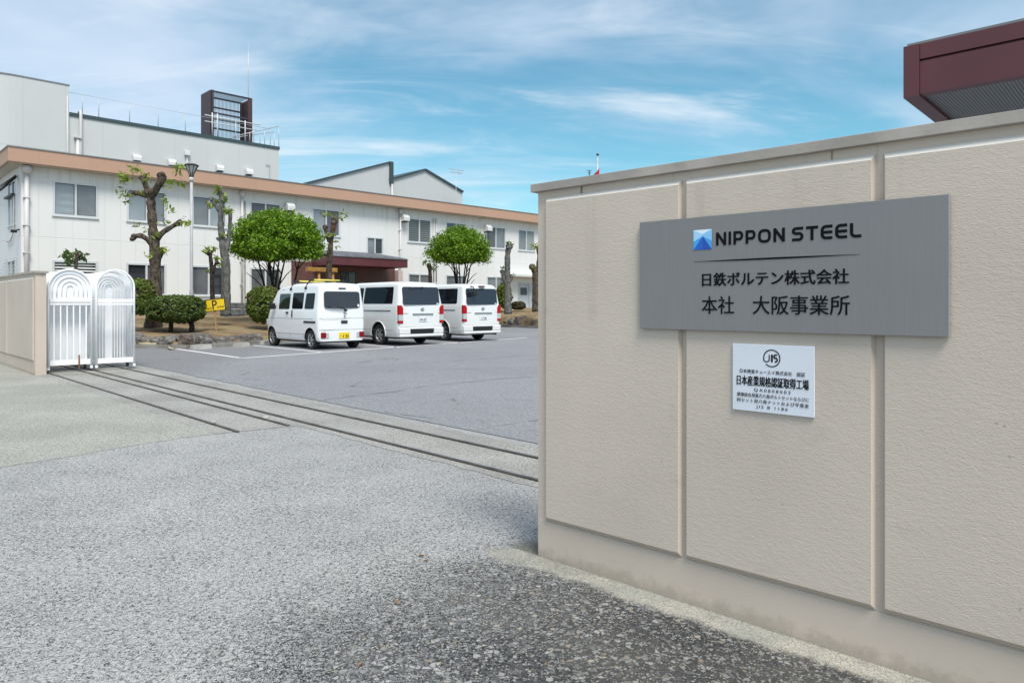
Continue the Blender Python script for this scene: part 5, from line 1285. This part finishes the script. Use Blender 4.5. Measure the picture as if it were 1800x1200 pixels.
m = MB(); m.tube([Vector((p.x, p.y, 0.13 if i < 4 else (0.16 if i == 4 else 0.05))) for i, p in enumerate(hp)], 0.03, 7)
knob(m, Vector((hp[4].x, hp[4].y, 0.12)), 0.10)
m.build('hose', plain('tan_hose', (0.42, 0.38, 0.24), 0.7), None, label='pale tan hose lying on the kerb behind the gates', cat='hose')

M_DEADLEAF = plain('dead_leaf', (0.30, 0.17, 0.085), 0.8, var=0.3, scale=20)
for i, (lx, ly, sz) in enumerate(((740, 979, 0.016), (748, 988, 0.014), (697, 1062, 0.018), (634, 1171, 0.014))):
    p = gp(lx, ly); m = MB(); n_ = 9; a0_ = random.random()*6.28
    rim = [((1 - abs(j/n_*2 - 1)**2)*0.5*sz, (j/n_ - 0.5)*2*sz) for j in range(n_+1)]
    for j in range(n_):
        (w0, l0), (w1, l1) = rim[j], rim[j+1]; c0 = 0.25*sz*math.sin(j); c1 = 0.25*sz*math.sin(j+1)
        m.add([(0, l0, 0.004), (0, l1, 0.004), (w1, l1, 0.008 + w1*0.7), (w0, l0, 0.008 + w0*0.7)], [(0,1,2,3)]); m.add([(0, l0, 0.004), (0, l1, 0.004), (-w1, l1, 0.006 + w1*0.5), (-w0, l0, 0.006 + w0*0.5)], [(3,2,1,0)])
    m.build('fallen_leaf', M_DEADLEAF, None, False, label='small dry orange leaf lying on the worn grey paving near the sign wall', cat='leaf', group='dry leaves on the paving', loc=(p.x, p.y, 0.002), rot=(0, 0, a0_))
wb = on_bed(566, 505); wz_ = 31.5; wbp = bed_at(566, wz_); kk = wz_/F
ws = thing('wooden_stand', 'varnished timber stand beside the entrance behind the small van', 'wooden stand', wbp, TH)
zA = EYE + (HY - 474)*kk - wbp.z
MB().bbox(-0.75, 0.72, -0.12, 0.12, zA - 0.10, zA + 0.09, 0.02).build('beam', M_YWOOD, ws)
for x in (-0.15, 0.55): MB().tube([(x, 0, -0.1), (x, 0, zA - 0.11)], 0.06, 10).build('post', M_YWOOD, ws)
MB().box(-0.7, 0.66, -0.09, 0.09, zA - 0.62, zA - 0.52).build('lower_beam', M_YWOOD, ws)

sA = bed_at(398, 29.8); sB = bed_at(436, 31.5); d = (sB - sA); 
m = MB()
Ls = Vector((d.x, d.y)).length
for r_ in range(3):
    x = -0.3; 
    while x < Ls:
        w_ = random.uniform(0.28, 0.5); x1_ = min(x + w_, Ls); m.bbox(x + 0.008, x1_ - 0.008, -0.15, 0.15, -0.25 + r_*0.28 + 0.008, 0.02 + r_*0.28, 0.03); x += w_
        if x1_ >= Ls: break
m.build('stone_wall', M_STONEW, None, label='low grey stone retaining wall beside the office front behind the trees', cat='stone wall', loc=(sA.x, sA.y, sA.z), rot=(0, 0, math.atan2(d.y, d.x)))

# ------------------------------------------------------------------ vans
def make_van(name, label, rear_left, ang, S, plate, badge=None):
    L, W, H = S['L'], S['W'], S['H']; belt, tilt, z0_ = S['belt'], S['tilt'], S['z0']; paint = S['paint']
    rt = Vector((math.sin(ang), -math.cos(ang)))            # the van's right
    c = Vector(rear_left) + rt*W/2
    t = thing(name, label, 'van', (c.x, c.y, 0), ang, 'white vans parked in the bays')
    hw = W/2
    def roofh(x):
        pr = S['prof']
        for i in range(len(pr)-1):
            if pr[i][0] <= x <= pr[i+1][0]:
                u = (x - pr[i][0])/(pr[i+1][0] - pr[i][0]); return pr[i][1] + (pr[i+1][1] - pr[i][1])*u
        return pr[-1][1]
    def halfw(x):
        r = S['rc']
        if x < r: return hw - r + math.sqrt(max(0, r*r - (r - x)**2))
        rf = S['rf']
        if x > L - rf: return hw - 0.35*(rf - math.sqrt(max(0, rf*rf - (x - L + rf)**2)))
        return hw
    def rake(x, z):                                          # the tail leans forward above the belt
        k3 = max(0.0, 1 - x/0.9)
        return k3*(max(0, z - belt)*S['rk'] + max(0, 0.55 - z)*0.10*0)
    def sec(x):
        w, h = halfw(x), roofh(x); zr = h - S['rr']; b = min(belt, zr - 0.06)
        p = [(w - 0.05, z0_), (w - 0.012, z0_ + 0.05), (w, z0_ + 0.16), (w + 0.004, (z0_ + b)*0.55), (w, b - 0.02), (w - 0.006, b)]
        wt = w - tilt*(zr - b)
        p += [(w - 0.006 + (wt - w + 0.006)*0.5, b + (zr - b)*0.5), (wt, zr)]
        rr = S['rr']
        for a in (22, 45, 68, 90): p.append((wt - rr*1.1*(1 - math.cos(R(a))), zr + rr*0.86*math.sin(R(a))))
        p.append((wt*0.45, h - rr*0.06)); p.append((0, h))
        return p
    xs = [0.0, 0.006, 0.02, 0.045, 0.08, 0.13, 0.2] + [0.2 + (L - 0.5)*i/40 for i in range(1, 40)] + [L - 0.26, L - 0.2, L - 0.14, L - 0.09, L - 0.05, L - 0.02, L]
    xs += [p[0] for p in S['prof'] if 0.25 < p[0] < L - 0.3]; xs = sorted(set(xs))
    m = MB(); m.smooth = True; rings = []
    for x in xs:
        s = sec(x); ring = [(x + rake(x, z), y, z) for (y, z) in s] + [(x + rake(x, z), -y, z) for (y, z) in reversed(s[:-1])]
        rings.append(ring)
    k3 = len(rings[0]); m.v = [p for r_ in rings for p in r_]
    for i in range(len(rings)-1):
        for j in range(k3):
            m.f.append([i*k3+j, i*k3+(j+1) % k3, (i+1)*k3+(j+1) % k3, (i+1)*k3+j]); m.m.append(0); m.sm.append(True)
    m.f.append(list(range(k3))); m.m.append(0); m.sm.append(False)
    m.f.append([(len(rings)-1)*k3 + j for j in range(k3)][::-1]); m.m.append(0); m.sm.append(False)
    body = m.build('body', paint, t)
    # cut the wheel wells out of the body
    cut = MB()
    for wx in S['wx']:
        for sgn in (-1, 1):
            q_ = [(wx + S['wr']*1.20*math.cos(6.2832*i/40), S['wr']*1.04 + S['wr']*1.20*math.sin(6.2832*i/40)) for i in range(40)]
            cut.prism(q_, sgn*(hw - 0.27), sgn*(hw + 0.08), 'y')
    cb_ = cut.build('cutter', M_DARK); cm = cb_.data; bpy.data.objects.remove(cb_); co = bpy.data.objects.new('cutter', cm); COL.objects.link(co); co.parent = t
    mod = body.modifiers.new('b', 'BOOLEAN'); mod.operation = 'DIFFERENCE'; mod.object = co; mod.solver = 'EXACT'; mod.material_mode = 'TRANSFER'
    dg = bpy.context.evaluated_depsgraph_get(); dg.update()
    nm = bpy.data.meshes.new_from_object(body.evaluated_get(dg)); body.modifiers.clear()
    body.data = nm; bpy.data.objects.remove(co)
    if len(nm.materials) == 0: nm.materials.append(paint)
    try: nm.set_sharp_from_angle(angle=R(38))
    except Exception: pass
    def side(x, z, sgn=1, off=0.004):
        w, h = halfw(x), roofh(x); zr = h - S['rr']; b = min(belt, zr - 0.06)
        y = w + 0.004 if z < b else w - 0.006 - tilt*(z - b)*((w - 0.006 - (w - tilt*(zr - b)))/max(1e-6, tilt*(zr - b)))
        return (x + rake(x, z), sgn*(y + off), z)
    def tail(y, z, off=0.004): return (rake(0, z) - off, y, z)
    def rrect(u0, u1, v0, v1, r, n=4, skew=0.0):
        pts = []
        for (cx_, cy_, a0_) in ((u1-r, v1-r, 0), (u0+r, v1-r, 90), (u0+r, v0+r, 180), (u1-r, v0+r, 270)):
            for i in range(n+1):
                a = R(a0_ + 90*i/n); pts.append((cx_ + r*math.cos(a), cy_ + r*math.sin(a)))
        return [(u + skew*(v - v0), v) for u, v in pts]
    def panel(nm_, pts, fn, mat, th=0.010, parent=t, off=0.006):
        m = MB(); n = len(pts)
        a = [fn(*p, off) for p in pts]; b = [fn(*p, off - th) for p in pts]
        m.v = a + b; m.f = [list(range(n)), list(range(2*n-1, n-1, -1))] + [[i, i+n, (i+1) % n + n, (i+1) % n] for i in range(n)]; m.m = [0]*len(m.f); m.sm = [False]*len(m.f)
        return m.build(nm_, mat, parent)
    sl = lambda x, z, o: side(x, z, 1, o)
    sr_ = lambda x, z, o: side(x, z, -1, o)
    for fn in (sl, sr_):
        for (x0, x1, za, zb_, mt, sk) in S['swin']:
            panel('side_window', rrect(x0, x1, za, zb_, 0.045, 4, sk), fn, mt)
        for (x0, x1, za, zb_) in S['gaps']:
            panel('panel_gap', [(x0, za), (x1, za), (x1, zb_), (x0, zb_)], fn, M_GAP, 0.006, body, 0.0025)
        for (x0, x1, za, zb_) in S['handles']:
            panel('door_handle', rrect(x0, x1, za, zb_, min(x1-x0, zb_-za)*0.4), fn, M_BLACK, 0.02, t, 0.018)
        for (x0, x1, za, zb_) in S['rails']:
            panel('door_rail', [(x0, za), (x1, za), (x1, zb_), (x0, zb_)], fn, M_STEELB, 0.01, t, 0.007)
        sg = 1 if fn is sl else -1
        mx, mz = S['mirror']; MB().bbox(mx - 0.06, mx + 0.10, sg*(hw + 0.02) if sg > 0 else -hw - 0.15, sg*(hw + 0.15) if sg > 0 else -hw - 0.02, mz, mz + 0.19, 0.03).box(mx, mx + 0.04, min(sg*(hw - 0.05), sg*(hw + 0.05)), max(sg*(hw - 0.05), sg*(hw + 0.05)), mz + 0.05, mz + 0.10).build('wing_mirror', M_BLACK, t)
    y0, y1, za, zb_ = S['rwin']; panel('rear_window', rrect(y0, y1, za, zb_, 0.08, 5), tail, M_REARGLASS)
    for (y0, y1, za, zb_) in S['tgaps']: panel('panel_gap', [(y0, za), (y1, za), (y1, zb_), (y0, zb_)], tail, M_GAP, 0.006, body, 0.0025)
    # windscreen on the sloping front
    xa, xb = S['screen']; m = MB()
    q = [(xa, -hw*0.80, roofh(xa) + 0.006), (xb, -hw*0.90, roofh(xb) + 0.006), (xb, hw*0.90, roofh(xb) + 0.006), (xa, hw*0.80, roofh(xa) + 0.006)]
    m.add(q + [(p[0], p[1], p[2] - 0.02) for p in q], [(0,1,2,3), (7,6,5,4), (0,4,5,1), (1,5,6,2), (2,6,7,3), (3,7,4,0)]); m.build('windscreen', M_GLASSC, t)
    for sg in (1, -1):
        MB().bbox(L - 0.10, L + 0.008, min(sg*hw*0.55, sg*hw*0.92), max(sg*hw*0.55, sg*hw*0.92), 0.62, 0.82, 0.03).build('headlight', M_LENS, t)
    # wheels
    for wx in S['wx']:
        for sg in (1, -1):
            w = link('wheel', None, t); w.location = (wx, sg*(hw - 0.105), S['wr']); r = S['wr']; rm = r*S['rimf']
            MB().lathe([(rm, -0.075), (r*0.93, -0.082), (r*0.985, -0.066), (r, -0.03), (r, 0.03), (r*0.985, 0.066), (r*0.93, 0.082), (rm, 0.075), (rm*0.96, 0.05), (rm*0.96, -0.05), (rm, -0.075)], 36, 'y').build('tyre', M_TYRE, w)
            m = MB(); o = sg
            m.lathe([(rm*0.985, 0.070*o), (rm*0.90, 0.058*o), (rm*0.88, 0.03*o), (rm*0.97, 0.02*o)], 32, 'y')
            m.lathe([(0.0, 0.066*o), (rm*0.20, 0.062*o), (rm*0.24, 0.03*o), (0.0, 0.03*o)], 20, 'y')
            ns = S['spokes']
            for i in range(ns):
                a = 6.283*i/ns; ca, sa = math.cos(a), math.sin(a); hw2 = rm*S['spw']
                pts = [(rm*0.18, -hw2*0.8), (rm*0.93, -hw2), (rm*0.93, hw2), (rm*0.18, hw2*0.8)]
                f3 = [(u*ca - v*sa, 0.060*o, u*sa + v*ca) for u, v in pts] + [(u*ca - v*sa, 0.030*o, u*sa + v*ca) for u, v in pts]
                m.add(f3, [(0,1,2,3), (7,6,5,4), (0,4,5,1), (1,5,6,2), (2,6,7,3), (3,7,4,0)])
            m.build('rim', M_RIM, w)
            MB().lathe([(0.0, 0.018*o), (rm*0.95, 0.018*o), (rm*0.95, -0.04*o), (0.0, -0.04*o)], 24, 'y').build('brake_disc', M_DARK, w)
    # dark underbody between the wheels
    MB().box(0.35, L - 0.3, -hw + 0.20, hw - 0.20, z0_ - 0.06, z0_ + 0.05).box(S['wx'][0] - 0.06, S['wx'][0] + 0.06, -hw + 0.18, hw - 0.18, S['wr'] - 0.06, S['wr'] + 0.06).build('underbody', M_DARK, t)
    # number plate
    y0, y1, za, zb_ = S['plate']
    pl = panel('number_plate', [(y0, za), (y1, za), (y1, zb_), (y0, zb_)], tail, S['plmat'], 0.010, t, 0.016)
    tm = text_mesh('plate_number', plate, 0, 1, 0, 1, 0, S['plink'], pl, 0.02)
    tw_ = text_mesh('plate_region', '和泉 400', 0, 1, 0, 1, 0, S['plink'], pl, 0.01) if False else None
    for v in tm.data.vertices:
        u, z = v.co.x, v.co.z; yy = y1 - (y1 - y0)*(0.12 + 0.78*u); zz2 = za + (zb_ - za)*(0.10 + 0.52*z)
        v.co = Vector((rake(0, zz2) - 0.0175, yy, zz2))
    return t, body, panel, tail, sl, rrect, rake
VA = math.atan2(0.7235, -0.69)
# small high-roofed van
S1 = dict(L=3.395, W=1.475, H=1.89, belt=1.08, tilt=0.12, z0=0.24, rr=0.13, rc=0.09, rf=0.5, rk=0.10, paint=M_VANW, wr=0.275, rimf=0.66, spokes=6, spw=0.13,
          prof=[(0.0, 1.82), (0.12, 1.875), (0.5, 1.893), (1.6, 1.89), (2.35, 1.83), (2.62, 1.74), (3.06, 1.16), (3.12, 1.08), (3.30, 0.98), (3.395, 0.86)],
          wx=[0.485, 2.915], swin=[(0.28, 0.82, 1.14, 1.58, M_GLASS, -0.10), (0.92, 1.58, 1.14, 1.60, M_GLASS, 0.0), (1.74, 2.42, 1.13, 1.58, M_GLASSC, 0.0)],
          gaps=[(0.30, 3.0, 0.855, 0.863), (0.87, 0.876, 0.34, 1.62), (1.66, 1.666, 0.30, 1.66), (0.10, 2.9, 0.42, 0.426), (0.02, 2.3, 1.695, 1.705)], handles=[(1.78, 1.92, 1.00, 1.05), (1.52, 1.57, 0.90, 1.10)], rails=[(0.16, 0.84, 0.74, 0.80)],
          mirror=(2.62, 1.12), rwin=(-0.585, 0.545, 1.16, 1.63), tgaps=[(-0.70, 0.70, 0.872, 0.879), (-0.70, 0.70, 0.552, 0.560)], screen=(2.68, 3.02), plate=(-0.23, 0.10, 0.31, 0.475), plmat=M_YPLATE, plink=M_INK)
v1, b1_, panel, tail, sl, rrect, rk1 = make_van('parked_van', 'small high-roofed white van with yellow plate and roof bars, first in the row', (-5.32, 19.37), VA, S1, '・1 23')
for (y0, y1) in ((0.51, 0.66), (-0.70, -0.55)): panel('tail_light', rrect(y0, y1, 0.33, 0.485, 0.02), tail, M_TAILD, 0.03, v1, 0.02)
for (y0, y1) in ((0.42, 0.50), (-0.54, -0.46)): panel('reverse_light', rrect(y0, y1, 0.33, 0.48, 0.015), tail, M_LENS, 0.03, v1, 0.016)
panel('tailgate_handle', rrect(-0.17, 0.03, 0.725, 0.815, 0.02), tail, M_STEELB, 0.02, v1, 0.010)
panel('brake_light', rrect(-0.15, 0.08, 1.70, 1.735, 0.012), tail, M_BLACK, 0.02, v1, 0.012)
# emblem, model lettering in the corner, sticker, wiper
for z in (1.02, 0.925): panel('badge', rrect(-0.105, -0.055, z-0.022, z+0.022, 0.01), tail, M_CHROME, 0.01, v1, 0.010)
m = MB(); m.tube([(rk1(0, 1.12) - 0.03, -0.10, 1.12), (rk1(0, 1.17) - 0.035, 0.0, 1.165), (rk1(0, 1.20) - 0.03, 0.42, 1.20)], 0.012, 6); m.bbox(-0.055, 0.0, -0.14, -0.05, 1.07, 1.13, 0.012); m.build('wiper', M_BLACK, v1)
panel('sticker', [(-0.56, 1.20), (-0.50, 1.20), (-0.50, 1.27), (-0.56, 1.27)], tail, M_WPLATE, 0.002, v1, 0.0085)
MB().bbox(0.05, 0.14, -0.50, 0.55, 0.20, 0.26, 0.02).build('tow_guard', M_DARK, v1)
# roof bars: black feet, bar, yellow sleeves
rb = MB()
for x in (0.85, 1.75):
    zr_ = 1.865 if x < 1 else 1.845
    rb.tube([(x, -0.60, zr_ + 0.085), (x, 0.60, zr_ + 0.085)], 0.018, 7)
    for sg in (1, -1):
        rb.tube([(x, sg*0.50, zr_ + 0.09), (x, sg*0.60, zr_ + 0.02), (x, sg*0.665, zr_ - 0.12)], 0.022, 7); rb.bbox(x-0.05, x+0.05, min(sg*0.64, sg*0.69), max(sg*0.64, sg*0.69), zr_ - 0.17, zr_ - 0.10, 0.012)
        rb.bbox(x-0.04, x+0.04, min(sg*0.42, sg*0.56), max(sg*0.42, sg*0.56), zr_ + 0.06, zr_ + 0.115, 0.012)
rbo = rb.build('roof_bars', M_BLACK, v1)
MB().tube([(0.85, -0.41, 1.965), (0.85, 0.41, 1.965)], 0.025, 10).build('sleeve', M_YTUBE, rbo)
MB().tube([(1.75, -0.41, 1.945), (1.75, 0.41, 1.945)], 0.025, 10).build('sleeve', M_YTUBE, rbo)

S2 = dict(L=4.695, W=1.695, H=1.98, belt=1.22, tilt=0.17, z0=0.27, rr=0.13, rc=0.11, rf=0.6, rk=0.14, paint=M_VANP, wr=0.325, rimf=0.63, spokes=6, spw=0.16,
          prof=[(0.0, 1.90), (0.14, 1.96), (0.6, 1.982), (2.6, 1.975), (3.35, 1.90), (3.62, 1.80), (4.30, 1.20), (4.38, 1.10), (4.6, 0.98), (4.695, 0.85)],
          wx=[1.10, 3.67], swin=[(0.34, 1.98, 1.285, 1.80, M_GLASS, 0.0), (2.06, 3.00, 1.285, 1.79, M_GLASS, 0.0), (3.08, 3.72, 1.26, 1.74, M_GLASSC, 0.0)],
          gaps=[(0.42, 2.05, 1.075, 1.085), (2.02, 2.028, 0.36, 1.82), (3.04, 3.048, 0.34, 1.80), (0.30, 4.2, 0.475, 0.482), (0.06, 3.2, 1.845, 1.853)], handles=[(2.90, 3.02, 1.08, 1.13), (3.10, 3.22, 1.08, 1.13)], rails=[(0.42, 2.02, 1.06, 1.074)],
          mirror=(3.75, 1.22), rwin=(-0.70, 0.68, 1.255, 1.80), tgaps=[(0.50, 0.66, 0.985, 0.993), (-0.74, -0.60, 0.985, 0.993), (-0.80, 0.80, 0.575, 0.581)], screen=(3.70, 4.24), plate=(-0.215, 0.115, 0.74, 0.895), plmat=M_WPLATE, plink=M_GREENINK)
def wagon(label, rl, plate, last):
    v, body, panel, tail, sl, rrect, rk = make_van('parked_van', label, rl, VA, S2, plate)
    for sg in (1, -1):
        def T(u0, u1): return (u0, u1) if sg > 0 else (-u1, -u0)
        y0, y1 = T(0.690, 0.846)
        for (za, zb_, mt, nm) in ((0.955, 1.235, M_TAIL, 'tail_light'), (0.775, 0.950, M_LENS, 'reverse_light'), (0.69, 0.770, M_TAIL, 'tail_light')):
            pts = rrect(y0, y1, za, zb_, 0.012) if za < 0.95 else [(y0, za), (y1, za), (y1, zb_ - (0.08 if sg < 0 else 0.0)), (y1 - (0.06 if sg < 0 else 0.02), zb_), (y0 + (0.06 if sg > 0 else 0.02), zb_), (y0, zb_ - (0.08 if sg > 0 else 0.0))]
            panel(nm, pts, tail, mt, 0.09, v, 0.016)
    panel('garnish', rrect(-0.44, 0.34, 0.945, 0.990, 0.02), tail, M_CHROME, 0.03, v, 0.022)
    panel('bumper_step', rrect(-0.46, 0.42, 0.365, 0.505, 0.03), tail, M_BLACK, 0.02, v, 0.012)
    # round emblem of crossed ovals
    m = MB(); ez = 1.115; ey = -0.03
    for (ry_, rz_, oz) in ((0.062, 0.042, 0.0), (0.022, 0.040, 0.0), (0.046, 0.020, 0.016)):
        m.tube([(rk(0, ez) - 0.012, ey + ry_*math.cos(a), ez + oz + rz_*math.sin(a)) for a in [6.283*i/20 for i in range(20)]], 0.007, 5, closed=True)
    m.build('emblem', M_CHROME, v)
    m = MB(); m.bbox(rk(0, 1.78) - 0.05, rk(0, 1.78) + 0.0, -0.10, -0.02, 1.765, 1.805, 0.01); m.tube([(rk(0, 1.77) - 0.035, -0.06, 1.785), (rk(0, 1.72) - 0.03, 0.42, 1.755)], 0.011, 6); m.build('wiper', M_BLACK, v)
    panel('sticker', [(-0.66, 1.275), (-0.58, 1.275), (-0.58, 1.305), (-0.66, 1.305)], tail, M_WPLATE, 0.002, v, 0.0085)
    # rear bumper proud of the tail, exhaust
    m = MB(); m.bbox(-0.055, 0.20, -0.83, 0.83, 0.275, 0.36, 0.03).bbox(-0.04, 0.2, -0.835, -0.47, 0.362, 0.555, 0.03).bbox(-0.04, 0.2, 0.43, 0.835, 0.362, 0.555, 0.03).bbox(-0.04, 0.2, -0.47, 0.43, 0.512, 0.557, 0.015)
    m.build('bumper', M_VANP, v)
    MB().tube([(-0.02, -0.62, 0.24), (0.7, -0.60, 0.26)], 0.03, 8).build('exhaust', M_STEELB, v)
    # raised wheel-arch lips on both flanks
    for sg in (1, -1):
        for wx in S2['wx']:
            m = MB(); rr = S2['wr']*1.24
            m.tube([(wx + rr*math.cos(a), sg*(S2['W']/2 + 0.004), S2['wr']*1.04 + rr*math.sin(a)) for a in [math.pi*(-0.05 + 1.1*i/20) for i in range(21)]], 0.016, 6); m.build('arch_lip', M_VANP, v)
    if last:
        MB().bbox(0.02, 0.10, -0.16, 0.10, 1.86, 1.90, 0.012).build('brake_light', M_TAILD, v)
        m = MB(); m.tube([(rk(0,1.85) + 0.0, 0.44, 1.88), (rk(0,1.8) - 0.14, 0.45, 1.84), (rk(0,1.7) - 0.16, 0.44, 1.70)], 0.02, 7); m.bbox(rk(0,1.6)-0.20, rk(0,1.6)-0.10, 0.34, 0.52, 1.54, 1.72, 0.03); m.build('rear_mirror', M_BLACK, v)
    return v
wagon('larger white van in the middle of the row of three, between the other two', (-3.40, 21.15), '14-57', False)
wagon('larger white van last in the row, with a black mirror on its rear window', (-1.63, 23.5), '・2 36', True)
